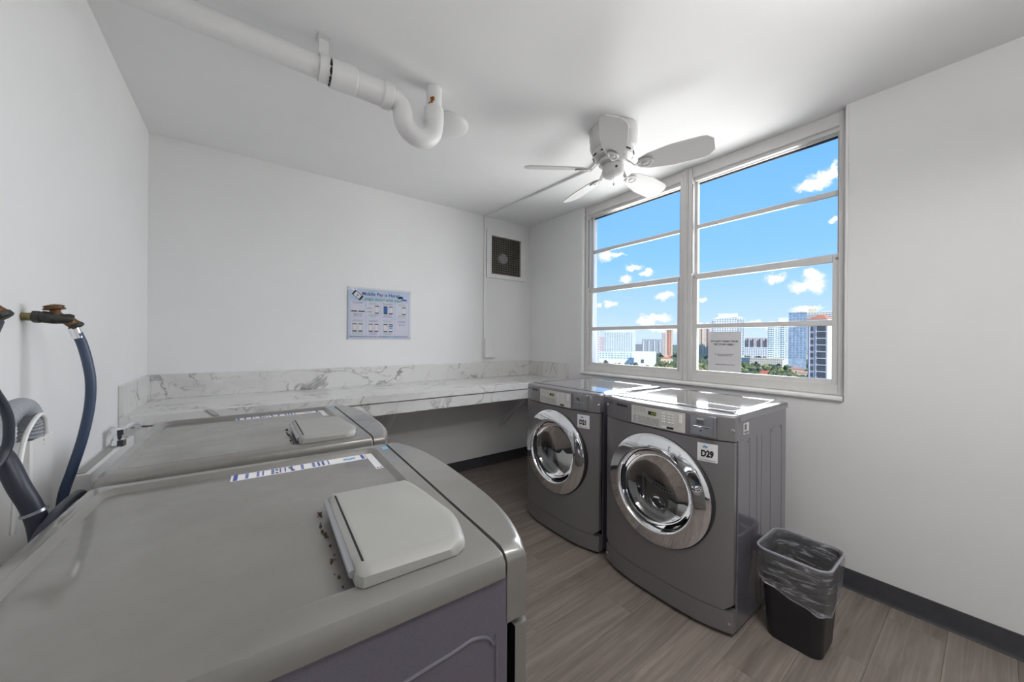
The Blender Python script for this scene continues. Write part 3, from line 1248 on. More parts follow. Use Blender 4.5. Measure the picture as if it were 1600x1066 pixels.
NB = len(dense(rrect(.137, .129, .046, 0)))


def resample(lp, n):
    ls = [0.0]
    for i in range(len(lp)):
        ls.append(ls[-1] + math.dist(lp[i], lp[(i + 1) % len(lp)]))
    out = []
    for k in range(n):
        s_ = ls[-1] * k / n
        i = 0
        while ls[i + 1] < s_:
            i += 1
        p, q = lp[i % len(lp)], lp[(i + 1) % len(lp)]
        u = (s_ - ls[i]) / max(1e-9, ls[i + 1] - ls[i])
        out.append(tuple(p[c] + (q[c] - p[c]) * u for c in range(3)))
    return out


def hem(a, x_, y_):        # the skirt hangs lowest at the corner facing the room
    return .245 + .02 * (x_ / .13) + .028 * (y_ / .13) + .004 * math.sin(11 * a)


lo = []
for i, u in enumerate((0, .06, .14, .25, .38, .5, .62, .74, .86, .95)):
    def zf(a, x_, y_, u=u):
        return hem(a, x_, y_) * (1 - u) + .380 * u
    hx = .130 + .010 * u + (.004 if i == 0 else .002)
    hy = .122 + .010 * u + (.004 if i == 0 else .002)
    lo.append(resample(ring_pts(hx, hy, .045, zf, .0030, 20 + i // 3), 120))
lo.append(resample(ring_pts(.141, .133, .048, lambda a, x_, y_: .388, .0008, 31), 120))
lo.append(resample(ring_pts(.134, .126, .046, lambda a, x_, y_: .3935, .0006, 32), 120))
lo.append(resample(ring_pts(.126, .118, .042, lambda a, x_, y_: .388, .0010, 33), 120))
for i, z_ in enumerate((.36, .31, .25, .18, .10, .03)):
    hx, hy = basket_half(z_)
    lo.append(resample(ring_pts(hx - .010, hy - .010, .036, lambda a, x_, y_, z_=z_: z_, .0045, 40 + i // 2), 120))
MB().loft(lo, False, True).obj('bin_liner', m_bag, wb, 60)

milky = plain('milky_bag_rim', rgb(150, 150, 158), 0.3, var=.15, scale=40)
MB().tube([Vector(p) for p in lo[0]], .0022, 6, closed=True).obj('liner_hem', m_bag, wb)
MB().tube([Vector((x_, y_, .389)) for x_, y_, _ in resample(rrect(.1375, .1295, .047, 0), 60)], .0048, 8, closed=True).obj('liner_rim', milky, wb)

# ------------------------------------------------------------------ ceiling fan
fan = thing('ceiling_fan', 'white five-blade hugger ceiling fan in front of the windows', 'ceiling fan', (1.79, 1.39, ZC))
h = MB()
h.lathe([(.130, 0), (.141, -.004), (.142, -.05), (.137, -.06), (.139, -.065), (.139, -.10), (.128, -.125), (.122, -.130), (.122, -.150), (.112, -.168), (.085, -.176), (.05, -.178)], 48, None)
h.obj('motor_housing', m_fan, fan)
for k in range(10):
    a = 2 * PI * k / 10 + .2
    mbv = MB().box((-.019, -.002, -.004), (.019, .002, .004), .0015)
    mbv.xf(frame((.1195 * math.cos(a), .1195 * math.sin(a), -.1575), (-math.sin(a), math.cos(a), 0), (math.cos(a) * .5, math.sin(a) * .5, .85)) @ Matrix.Rotation(PI / 2, 4, 'X'))
    mbv.obj('vent_slot', m_dark, fan)
MB().lathe([(.05, -.174), (.082, -.180), (.086, -.188), (.086, -.204), (.078, -.210), (.05, -.212)], 40, None).obj('flywheel', m_fan, fan)
sh = MB().lathe([(.055, -.208), (.062, -.214), (.0635, -.222), (.0635, -.262), (.058, -.274), (.040, -.284), (.012, -.289), (0, -.289)], 40, None).obj('switch_housing', m_fan, fan)
MB().lathe([(.007, 0), (.007, .006), (.004, .008)], 12, frame((-.036, -.051, -.246), (.82, -.57, 0), (0, 0, 1))).obj('reverse_switch', m_black, sh)
pc = MB()
for k in range(8):
    pc.lathe([(0, -.0022), (.0022, 0), (0, .0022)], 8, Matrix.Translation((-.030, -.030, -.288 - k * .006)))
pc.lathe([(.001, -.342), (.005, -.338), (.006, -.345), (.003, -.352)], 10, Matrix.Translation((-.030, -.030, 0)))
tag(pc.obj('pull_chain', m_fan, sh))


def blade_mesh():
    mb = MB()
    n = 14
    lps = []
    for side in (1, -1):
        pass
    top, bot = [], []
    prof = []
    for k in range(n + 1):
        u = k / n
        x_ = .155 + .385 * u
        wd = .046 + .030 * min(1, u * 2.2) - .004 * u
        if u > .86:
            wd *= math.sqrt(max(.06, 1 - ((u - .86) / .14) ** 2 * .75))
        if u < .12:
            wd *= .72 + .28 * (u / .12)
        prof.append((x_, wd))
    out = [(x_, w_) for x_, w_ in prof] + [(x_, -w_) for x_, w_ in reversed(prof)]
    mb.loft([[(x_, y_, -.003) for x_, y_ in out], [(x_, y_, .003) for x_, y_ in out]])
    mb.xf(Matrix.Rotation(math.radians(-19), 4, 'X'))
    return mb


def iron_mesh():
    mb = MB()
    mb.loft([[(.074, -.016, .034), (.074, .016, .034), (.074, .016, .042), (.074, -.016, .042)],
             [(.100, -.010, .020), (.100, .010, .020), (.100, .010, .027), (.100, -.010, .027)],
             [(.130, -.010, -.011), (.130, .010, -.011), (.130, .010, -.005), (.130, -.010, -.005)],
             [(.165, -.014, -.010), (.165, .014, -.010), (.165, .014, -.004), (.165, -.014, -.004)]])
    mb.lathe([(.030, -.004), (.034, -.007), (.032, -.012), (.024, -.013), (.020, -.010), (.013, -.011), (.010, -.015), (0, -.016)], 24,
             Matrix.Translation((.188, 0, 0)) @ Matrix.Rotation(math.radians(-19), 4, 'X') @ Matrix.Diagonal((1.35, 1, 1, 1)))
    return mb


bme = blade_mesh().mesh('blade', m_fan)
ime = iron_mesh().mesh('blade_iron', m_fan)
for k in range(5):
    a = math.radians(2 + 72 * k)
    bo = bpy.data.objects.new('blade', bme)
    COL.objects.link(bo)
    bo.parent = fan
    bo.location = (0, 0, -.236)
    bo.rotation_euler = (0, 0, a)
    io = bpy.data.objects.new('blade_iron', ime)
    COL.objects.link(io)
    io.parent = bo

# ------------------------------------------------------------------ drain pipe under the ceiling
pp = thing('drain_pipe', 'white painted waste pipe with P-trap hung below the ceiling', 'pipe', (XL, 1.71, 2.455))


def P(*pts):
    return [(x_ - XL, 0, z_ - 2.455) for x_, z_ in pts]


MB().tube(P((XL + .001, 2.455), (.30, 2.455)), .0445, 28).obj('pipe_run', m_pipe, pp)
MB().tube(P((.285, 2.452), (.288, 2.452), (.30, 2.452), (.385, 2.452), (.388, 2.452), (.39, 2.452), (.50, 2.452), (.503, 2.452), (.506, 2.452), (.545, 2.452), (.549, 2.452)),
          [.050, .058, .058, .058, .056, .0545, .0545, .0545, .060, .060, .056], 32).obj('coupling', m_pipe, pp)
path = [(.53, 2.452)] + [(p[0], p[2]) for p in arc((.545, 0, 2.392), .060, PI / 2, 0, 8)] + [(p[0], p[2]) for p in arc((.685, 0, 2.385), .080, PI, 2 * PI, 18)] + [(.765, 2.43)]
MB().tube(P(*path), .0455, 28).obj('trap_bend', m_pipe, pp)
MB().tube(P((.765, 2.40), (.765, 2.405), (.765, 2.475), (.765, 2.48)), [.046, .0495, .0495, .046], 28).obj('slip_nut', m_pipe, pp)
MB().tube(P((.765, 2.46), (.765, 2.5825)), .039, 24).obj('riser', m_pipe, pp)
rm = MB()
rs = random.Random(2)
for k in range(14):
    a = math.radians(rs.uniform(210, 246))
    z_ = 2.492 + rs.uniform(-.006, .022)
    q = Vector((.765 - XL + .039 * math.cos(a), .039 * math.sin(a), z_ - 2.455))
    rm.box(q - Vector((.004, .004, .004)), q + Vector((.004, .004, .005)), .002, 1)
tag(rm.obj('rust_spot', plain('orange_rust', rgb(158, 96, 40), .85, var=.4, scale=80), pp), 'orange rust stain on the riser', kind='stuff')
ph = thing('pipe_hanger', 'white painted strap clamp holding the waste pipe to the ceiling', 'pipe hanger', (.262, 1.71, ZC))
hb = MB()
hb.lathe([(.047, -.020), (.053, -.020), (.053, .020), (.047, .020), (.047, -.020)], 36, frame((0, 0, 2.455 - ZC), (0, 1, 0), (0, 0, 1)), False)
hb.obj('clamp_ring', m_pipe, ph)
MB().box((-.019, -.004, -.0750), (.019, .004, -.001), .001).box((-.024, -.030, -.006), (.024, .030, -.0005), .002).obj('hanger_strap', m_pipe, ph)
ck = MB()
for k in range(14):
    a = math.radians(165 + 115 * k / 13)
    q = Vector((.0206, .0535 * math.cos(a), 2.455 - ZC + .0535 * math.sin(a)))
    r_ = .0022 + .0022 * ((k * 7) % 3) / 2
    if k % 4 != 3:
        ck.box(q - Vector((r_, .003, .005)), q + Vector((r_, .003, .005)), .001, 1)
tag(ck.obj('cracked_paint', m_ink, ph), 'black crack beside the clamp ring', kind='stuff')

cc = thing('ceiling_cover', 'round white blank cover on the ceiling behind the pipe trap', 'ceiling cover', (.955, 1.945, ZC))
MB().lathe([(.124, 0), (.126, -.004), (.124, -.012), (.110, -.024), (.075, -.034), (.03, -.038), (0, -.0385)], 40, None).obj('cover_dome', m_pipe, cc)

# ------------------------------------------------------------------ raceway, outlet box, wall fan grille, poster
rw = thing('cable_raceway', 'thin white cable raceway from wall outlet up and across ceiling to the fan', 'raceway', (1.976, YB, 1.32))
MB().box((-.010, -.016, .0), (.010, -.0005, ZC - 1.32 - .002), .002).obj('vertical_run', m_trim, rw)
rr_ = MB()
a_, b_ = Vector((1.990, YB - .012, ZC - .008)), Vector((2.052, 1.80, ZC - .008))
c_ = Vector((1.905, 1.478, ZC - .008))
off = Vector((1.976, YB, 1.32))
for p_, q_ in ((a_, b_), (b_, c_)):
    dr = (q_ - p_).normalized()
    sd = Vector((-dr.y, dr.x, 0)) * .008
    uz = Vector((0, 0, .007))
    rr_.loft([[p_ - off + sd - uz, p_ - off - sd - uz, p_ - off - sd + uz, p_ - off + sd + uz], [q_ - off + sd - uz, q_ - off - sd - uz, q_ - off - sd + uz, q_ - off + sd + uz]])
rr_.obj('ceiling_run', m_trim, rw)
MB().box((-.013, -.022, ZC - 1.32 - .03), (.020, -.0005, ZC - 1.32 - .001), .003).obj('elbow', m_trim, rw)

ob = thing('outlet_box', 'white surface-mounted outlet box with two double sockets above the counter', 'outlet', (2.028, YB, 1.12))
MB().box((-.0625, -.050, 0), (.0625, -.0005, .198), .006, 3).obj('box', m_trim, ob)
fp = MB().box((-.060, -.054, .003), (.060, -.049, .195), .002).obj('cover_plate', m_white_print, ob)
for sx_ in (-.029, .029):
    for z_ in (.062, .136):
        sk = MB().box((sx_ - .017, -.056, z_ - .028), (sx_ + .017, -.053, z_ + .028), .004).obj('socket', m_trim, fp)
for sx_ in (-.029, .029):
    MB().lathe([(.003, 0), (.003, .001), (0, .0012)], 10, frame((sx_, -.054, .099), (1, 0, 0), (0, 0, 1))).obj('screw', m_grey_plastic, fp)

vg = thing('wall_exhaust_fan', 'square white framed exhaust grille high on the back wall beside the raceway', 'exhaust fan', (2.25, YB, 2.196))
f = MB()
fx0, fx1, fz0, fz1 = -.252, .254, -.243, .256
hx0, hx1, hz0, hz1 = VX0 - 2.25, VX1 - 2.25, VZ0 - 2.196, VZ1 - 2.196
for a, b in (((fx0, fz0), (hx0, fz1)), ((hx1, fz0), (fx1, fz1)), ((hx0, fz0), (hx1, hz0)), ((hx0, hz1), (hx1, fz1))):
    f.box((a[0], -.018, a[1]), (b[0], -.0005, b[1]), .001)
f.obj('grille_frame', m_trim, vg)
d = MB()
d.box((hx0 + .001, .134, hz0 + .001), (hx1 - .001, .138, hz1 - .001))
for a, b in (((hx0 + .0005, .002, hz0 + .001), (hx0 + .004, .136, hz1 - .001)), ((hx1 - .004, .002, hz0 + .001), (hx1 - .0005, .136, hz1 - .001)),
             ((hx0 + .001, .002, hz0 + .0005), (hx1 - .001, .136, hz0 + .004)), ((hx0 + .001, .002, hz1 - .004), (hx1 - .001, .136, hz1 - .0005))):
    d.box(a, b)
d.obj('fan_duct', m_wood_strip, vg)
mot = MB().lathe([(.055, 0), (.058, .01), (.058, .05), (.045, .062), (.012, .066), (0, .066)], 24, frame((0, .10, -.01), (1, 0, 0), (0, 0, 1)))
mot.obj('fan_motor', m_coin, vg)
for k in range(4):
    a = 2 * PI * k / 4 + .5
    fb = MB()
    fb.loft([[(.05, -.02, -.004), (.05, .02, .008), (.05, .02, .010), (.05, -.02, -.002)], [(.165, -.045, -.010), (.165, .045, .014), (.165, .045, .016), (.165, -.045, -.008)]])
    fb.xf(frame((0, .105, -.01), (1, 0, 0), (0, 0, 1)) @ Matrix.Rotation(a, 4, 'Z'))
    fb.obj('fan_blade', m_black, vg)
wm = MB()
for k in range(17):
    x_ = hx0 + (hx1 - hx0) * (k + .5) / 17
    wm.box((x_ - .0016, -.004, hz0), (x_ + .0016, -.0012, hz1))
    z_ = hz0 + (hz1 - hz0) * (k + .5) / 17
    wm.box((hx0, -.0065, z_ - .0016), (hx1, -.004, z_ + .0016))
tag(wm.obj('wire_mesh', m_wire, vg), kind='stuff')

# poster
PX0, PX1, PZ0, PZ1 = .671, 1.186, 1.313, 1.7215
po = thing('poster', 'printed mobile payment instruction poster in clear holder on back wall', 'poster', ((PX0 + PX1) / 2, YB, (PZ0 + PZ1) / 2))
pw, ph_ = (PX1 - PX0) / 2, (PZ1 - PZ0) / 2
bx('acrylic_holder', (-pw - .010, -.0105, -ph_ - .016), (pw + .010, -.0095, ph_ + .012), m_acrylic, po)
for sx_ in (-1, 1):
    for sz_ in (-1, 1):
        MB().lathe([(.006, 0), (.006, .0095), (.006, .013), (.004, .014)], 12, frame((sx_ * (pw + .003), -.0003, sz_ * (ph_ + .004)), (1, 0, 0), (0, 0, 1))).obj('standoff', m_acrylic, po)


def poster_bg():
    M = Mat('pale_blue_poster_print')
    M.principled(rgb(205, 214, 232), 0.4)
    f = M.noise(5, 3, 0.5, (1, 1, 1), 0.8)
    M.l(M.ramp(f, [(0.3, rgb(178, 208, 232)), (0.5, rgb(203, 214, 234)), (0.7, rgb(222, 220, 234))]), M.p.inputs['Base Color'])
    return M.m


sheet = bx('printed_sheet', (-pw, -.0080, -ph_), (pw, -.0060, ph_), poster_bg(), po)


def pq(mb, x0, z0, x1, z1, lay=1):
    mb.box((x0, -.0080 - .0003 * lay, z0), (x1, -.0080 - .0003 * (lay - 1), z1))


def PT(x_, z_, lay=2):
    return frame((x_, -.0080 - .0003 * lay, z_), (1, 0, 0), (0, 0, 1))


text('poster_title', 'Mobile Pay is Here!', .0395, m_ink_violet, sheet, PT(.005, ph_ - .040), .0007, thick=.0002)
text('poster_subtitle', '\u00a1El pago m\u00f3vil est\u00e1 aqu\u00ed!', .0385, m_ink_green, sheet, PT(.005, ph_ - .080) , .0005, sx=.98, thick=.0002)
m_cell = plain('poster_cell_print', rgb(222, 222, 234), 0.45)
m_blue_scr = plain('blue_screen_print', rgb(46, 110, 176), 0.45)
colw = 2 * pw / 4
phones = {(0, 1): [(.030, 0)], (0, 2): [(-.020, 1), (.026, 0)], (0, 3): [(.018, 0)], (1, 0): [(-.025, 0), (.022, 0)], (1, 1): [(-.020, 0), (.028, 0)], (1, 2): [(-.020, 0), (.026, 2)]}
for r_ in range(2):
    for c_ in range(4):
        x0 = -pw + .018 + c_ * .123
        x1 = x0 + .113
        z1 = ph_ - .102 - r_ * .148
        z0 = z1 - .140
        mb = MB()
        pq(mb, x0, z0, x1, z1, 1)
        cell = mb.obj('poster_panel', m_cell, sheet)
        xc = (x0 + x1) / 2
        mb = MB()
        rs_ = random.Random(r_ * 4 + c_)
        tops = [z1 - .012, z1 - .021] + ([z1 - .034, z1 - .046] if (r_, c_) == (1, 3) else [])
        for zz in tops + ([z0 + .012, z0 + .022, z0 + .031] if (r_, c_) != (1, 3) else []):
            ln = rs_.uniform(.028, .046)
            k = 0
            xx = xc - ln
            while xx < xc + ln:
                d_ = rs_.uniform(.006, .014)
                pq(mb, xx, zz, min(xx + d_, xc + ln), zz + .0032, 2)
                xx += d_ + .0035
        tag(mb.obj('panel_small_print', m_ink_green if (r_ + c_) % 2 else m_ink_violet, sheet), kind='stuff')
        for dx, st_ in phones.get((r_, c_), []):
            pc_ = xc + dx
            mz = (z0 + z1) / 2 + (.004 if r_ == 0 else -.002)
            mb = MB()
            mb.mi = 0
            pq(mb, pc_ - .0165, mz - .033, pc_ + .0165, mz - .025, 2)
            pq(mb, pc_ - .0165, mz + .026, pc_ + .0165, mz + .033, 2)
            pq(mb, pc_ - .0165, mz - .026, pc_ - .0155, mz + .027, 2)
            pq(mb, pc_ + .0155, mz - .026, pc_ + .0165, mz + .027, 2)
            mb.mi = 1
            pq(mb, pc_ - .0155, mz - .025, pc_ + .0155, mz + .026, 2)
            if st_ == 2:
                mb.mi = 2
                pq(mb, pc_ - .0155, mz + .010, pc_ + .0155, mz + .018, 3)
                mb.mi = 3
                pq(mb, pc_ - .012, mz - .008, pc_ + .012, mz + .006, 3)
            mb.obj('phone_picture', [m_ink, m_blue_scr if st_ == 1 else m_white_print, m_blue_scr, m_ink_sky], sheet)
        if (r_, c_) == (0, 0):
            mb = MB()
            pq(mb, x0 + .004, z0 + .050, xc - .005, z0 + .059, 2)
            pq(mb, xc + .003, z0 + .050, x1 - .002, z0 + .059, 2)
            mb.obj('store_badge', m_ink, sheet)
        if (r_, c_) == (0, 1):
            mb = MB()
            pq(mb, x0 + .008, z0 + .052, x0 + .05, z0 + .056, 2)
            pq(mb, x0 + .008, z0 + .082, x0 + .05, z0 + .086, 2)
            mb.obj('picture_of_button', m_ink_grey, sheet)
# tilted phone top left and cloud logo top right
mb = MB()
mb.box((-.040, -.0006, -.022), (.040, 0, .022), 0)
mb.mi = 1
mb.box((-.028, -.0010, -.018), (.026, -.0004, .018), 0)
mb.mi = 2
mb.box((-.008, -.0013, -.008), (.008, -.0008, .008), 0)
mb.xf(Matrix.Translation((-pw + .072, -.0083, ph_ - .056)) @ Matrix.Rotation(math.radians(38), 4, 'Y'))
mb.obj('tilted_phone_picture', [m_ink, m_white_print, m_ink_sky], sheet)
mb = MB()
for k in range(5):
    a = math.radians(20 + 35 * k)
    mb.lathe([(.011, 0), (.011, .0004), (0, .0004)], 14, frame((pw - .085 + .018 * math.cos(a), -.0081, ph_ - .062 + .014 * math.sin(a)), (1, 0, 0), (0, 0, 1)))
mb.obj('cloud_logo', m_ink_sky, sheet)
mb = MB()
pq(mb, pw - .070, ph_ - .078, pw - .028, ph_ - .066, 2)
mb.obj('logo_print', m_ink_blue, sheet)
mb = MB()
xx = -pw + .012
rs_ = random.Random(77)
while xx < pw - .02:
    d_ = rs_.uniform(.008, .02)
    pq(mb, xx, -ph_ + .010, xx + d_, -ph_ + .015, 2)
    xx += d_ + .004
tag(mb.obj('footer_print', m_ink_blue, sheet), kind='stuff')

# window notice, stuck to the inside of the near window's lowest pane
nt = thing('window_notice', 'white paper notice about pet stuff taped to the lowest near window pane', 'notice', (2.652, 1.114, 1.098))
bx('paper_sheet', (0, -.1065, 0), (.0015, .1065, .275), m_paper, nt)


def NT(y_, z_):
    return frame((-.0004, y_, z_), (0, -1, 0), (0, 0, 1))


text('notice_text', 'DO NOT WASH YOUR', .0170, m_ink, nt, NT(0, .208), .0004)
text('notice_text', 'PET STUFF HERE !', .0170, m_ink, nt, NT(0, .186), .0004)
for z_, ln in ((.116, .062), (.107, .040), (.046, .055)):
    mb = MB()
    rs_ = random.Random(int(z_ * 1000))
    yy = ln
    while yy > -ln:
        d_ = rs_.uniform(.008, .018)
        mb.box((-.0006, yy - d_, z_), (0, yy, z_ + .0045))
        yy -= d_ + .004
    tag(mb.obj('notice_small_print', m_ink_grey, nt), kind='stuff')

# ------------------------------------------------------------------ plumbing on the left wall
def ring_lathe(parent, name, prof, mat, origin, zdir, n=20):
    z = Vector(zdir).normalized()
    x = z.orthogonal().normalized()
    y = z.cross(x)
    return MB().lathe(prof, n, frame(origin, x, y)).obj(name, mat, parent)


def valve(loc, label):
    v = thing('water_valve', label, 'water valve', loc)
    ring_lathe(v, 'stub', [(.011, 0), (.011, .024)], m_verdigris, (0, 0, 0), (1, 0, 0))
    ring_lathe(v, 'hex_nut', [(.015, 0), (.017, .002), (.017, .014), (.015, .016)], m_bronze, (.018, 0, 0), (1, 0, -.02), 6)
    ring_lathe(v, 'valve_body', [(.013, 0), (.0165, .006), (.017, .026), (.014, .044), (.016, .054), (.013, .062)], m_bronze, (.030, 0, .001), (1, .12, -.10))
    ring_lathe(v, 'bonnet', [(.013, 0), (.010, .010), (.010, .018)], m_brass, (.060, .003, .006), (-.15, 0, 1), 12)
    ring_lathe(v, 'handle', [(.010, 0), (.021, .002), (.022, .005), (.019, .007), (.019, .010), (.021, .012), (.014, .015), (.005, .017)], m_brass, (.057, .003, .020), (-.15, 0, 1), 18)
    ring_lathe(v, 'outlet_spout', [(.012, -.01), (.014, .008), (.014, .02), (.011, .024)], m_brass, (.080, .008, -.008), (.75, .05, -.65))
    ring_lathe(v, 'coupling_nut', [(.015, 0), (.017, .002), (.017, .010), (.014, .012)], m_bronze, (.092, .009, -.019), (.62, .05, -.78), 10)
    return v


valve((XL, 1.585, 1.362), 'tarnished brass water valve whose blue-grey hose arches down behind the washers')
valve((XL, 1.185, 1.372), 'tarnished brass water valve cut by the left edge of the photo')

h1 = thing('supply_hose', 'blue-grey rubber supply hose hanging in an arc from the full brass valve', 'hose', (XL, 1.6, .75))


def HP(*pts):
    return smooth_path([(x_ - XL, y_ - 1.6, z_ - .75) for x_, y_, z_ in pts], 10)


MB().tube(HP((-.393, 1.595, 1.318), (-.384, 1.6, 1.285), (-.374, 1.6, 1.235), (-.367, 1.6, 1.175), (-.369, 1.6, 1.10), (-.382, 1.6, 1.01), (-.402, 1.6, .92), (-.418, 1.6, .85), (-.425, 1.6, .76)), .0115, 14).obj('hose_tube', m_hose_blue, h1)
MB().tube([(-.399 - XL, -.007, 1.333 - .75), (-.391 - XL, -.003, 1.304 - .75)], .0125, 14).obj('crimp_ferrule', m_chrome, h1)

h2 = thing('supply_hose', 'dark thin hose curving down at the left edge from the cut-off valve', 'hose', (XL, 1.2, .9))
MB().tube(smooth_path([(x_ - XL, y_ - 1.2, z_ - .9) for x_, y_, z_ in ((-.392, 1.176, 1.338), (-.394, 1.15, 1.29), (-.398, 1.16, 1.225), (-.389, 1.19, 1.165), (-.386, 1.2, 1.125), (-.391, 1.2, 1.07), (-.405, 1.15, 1.02), (-.43, 1.10, .95))], 10),
          .0078, 12).obj('hose_tube', m_hose_dark, h2)

sp = thing('standpipe', 'white painted square standpipe on the left wall taking the corrugated drain hose', 'standpipe', (XL, 1.505, 0))
mb = MB()
mb.loft([[(a_, b_, z_) for a_, b_ in ((.001, -.062), (.058, -.062), (.062, -.058), (.062, .058), (.058, .062), (.001, .062))] for z_ in (.02, 1.044)] +
        [[(a_, b_, z_) for a_, b_ in ((.005, -.058), (.054, -.058), (.058, -.054), (.058, .054), (.054, .058), (.005, .058))] for z_ in (1.044, .9)], True, True)
mb.obj('pipe_box', m_trim, sp)
dh = thing('drain_hose', 'grey corrugated drain hose hooked over into the white standpipe', 'hose', (XL, 1.45, .9))
pts = smooth_path([(.035, -.18, .02), (.036, -.16, .10), (.040, -.12, .18), (.044, -.06, .225), (.045, .0, .230), (.044, .045, .19), (.040, .058, .13), (.038, .060, .06)], 22)
rad = [.0205 + (.0022 if (i // 2) % 2 else 0) for i in range(len(pts))]
MB().tube(pts, rad, 14).obj('corrugated_tube', m_hose_grey, dh)
MB().tube(smooth_path([(.062, -.10, -.05), (.064, -.09, .06), (.066, -.06, .16), (.068, .0, .205), (.068, .04, .195), (.066, .062, .15)], 8), .005, 8).obj('hose_guide', m_trim, dh)

dk = thing('drain_elbow', 'thick dark rubber drain hose dropping behind the nearest washer', 'hose', (-.37, 1.21, .85))
MB().tube(smooth_path([(x_ + .37, y_ - 1.21, z_ - .85) for x_, y_, z_ in ((-.412, 1.23, 1.075), (-.395, 1.22, 1.045), (-.376, 1.21, .995), (-.358, 1.21, .943), (-.348, 1.21, .89), (-.345, 1.21, .82))], 8),
          [.010] * 4 + [.0165] * 37, 16).obj('hose_tube', m_hose_dark, dk)
MB().lathe([(.0185, -.003), (.0205, -.003), (.0205, .003), (.0185, .003), (.0185, -.003)], 20, frame((.014, 0, .087), (.95, 0, .32), (0, 1, 0)), False).obj('hose_clamp', m_coin, dk)

th = thing('washer_hose', 'slate grey hose lying along the back edge of the nearest washer', 'hose', (-.326, 1.25, .9))
MB().tube(smooth_path([(.004, .13, -.02), (.004, .09, .022), (.004, .04, .030), (.004, -.03, .031), (.004, -.075, .027), (.0, -.125, .008), (-.004, -.17, -.05)], 8), .0095, 12).obj('hose_tube', m_hose_dark, th)

lg = thing('wall_ledge', 'narrow white ledge on the left wall running to the counter behind the far washer', 'ledge', (XL, 2.2, .70))
MB().box((.001, -.30, .0), (.055, .318, .125), .003).obj('ledge_board', m_trim, lg)
MB().box((.010, -.285, .125), (.040, .30, .128), .001).obj('ledge_top', m_grey_plastic, lg)
vf = thing('chrome_fitting', 'small chrome pipe fitting on the ledge under the counter corner', 'pipe fitting', (XL + .045, 2.30, .826))
MB().lathe([(.020, 0), (.024, .004), (.024, .03), (.018, .036), (.018, .05), (.026, .054), (.026, .075), (.010, .082)], 8, None).obj('hex_body', m_chrome, vf)
MB().tube(smooth_path([(.0, 0, .06), (.02, .06, .075), (.03, .13, .07), (.03, .19, .04)], 6), .012, 12).obj('bent_tube', m_chrome, vf)

# ------------------------------------------------------------------ added fill lamp above the viewer, out of view
cl = thing('fill_lamp', 'added white fill lamp hung above the viewer, out of view', 'lamp', FILL_LAMP)
MB().box((-.50, -.02, -.03), (.50, .02, .03), .006).box((-.50, -.13, -.008), (.50, .13, .008), .004).obj('fill_lamp_housing', m_trim, cl)
for sy in (-.075, .075):
    for sz in (-.028, .028):
        MB().tube([(-.46, sy, sz), (.46, sy, sz)], .013, 12).obj('fill_lamp_tube', m_fill_lamp, cl)
for sx_ in (-.4, .4):
    MB().tube([(sx_, 0, .03), (sx_, 0, ZC - FILL_LAMP[2] - .0005)], .003, 6).obj('fill_lamp_rod', m_chrome, cl)


# ------------------------------------------------------------------ the city outside
def city(right, ahead, z=0.0):
    p = Fw * ahead + Rt * right
    return Vector((p.x, p.y, z))


FACE = math.atan2(-Fw.x, Fw.y)     # rotation that turns local +X along the picture plane
m_land = plain('suburb_ground', rgb(120, 128, 104), 0.95, var=0.35, scale=0.02)
MB().box((60, -1500, GZ - 2), (3800, 3300, GZ)).obj('ground', m_land)
bpy.data.objects['ground']['kind'] = 'structure'
tag(bpy.data.objects['ground'], 'green suburban ground far below the windows')


def wallm(name, c, v=0.06):
    return plain(name, rgb(*c), 0.85, var=v, scale=0.15)


m_w_white = wallm('white_render', (244, 244, 242))
m_w_cream = wallm('cream_render', (232, 218, 190))
m_w_peach = wallm('peach_render', (238, 206, 178))
m_w_coral = wallm('coral_render', (228, 152, 132))
m_w_pink = wallm('pink_render', (228, 206, 200))
m_w_grey = wallm('grey_render', (170, 172, 180))
m_w_mauve = wallm('mauve_grey_render', (196, 184, 188))
m_g_teal = plain('teal_glazing', rgb(172, 196, 192), 0.6, 0.0, var=0.25, scale=0.2)
m_g_blue = plain('blue_glazing', rgb(172, 186, 200), 0.5, 0.0, var=0.25, scale=0.2)
m_g_grey = plain('grey_glazing', rgb(168, 171, 176), 0.6, 0.0, var=0.25, scale=0.2)
m_g_dark = plain('dark_glazing', rgb(100, 97, 98), 0.55, 0.0, var=0.25, scale=0.3)
m_rooftile = wallm('orange_roof_tile', (208, 132, 96), 0.15)


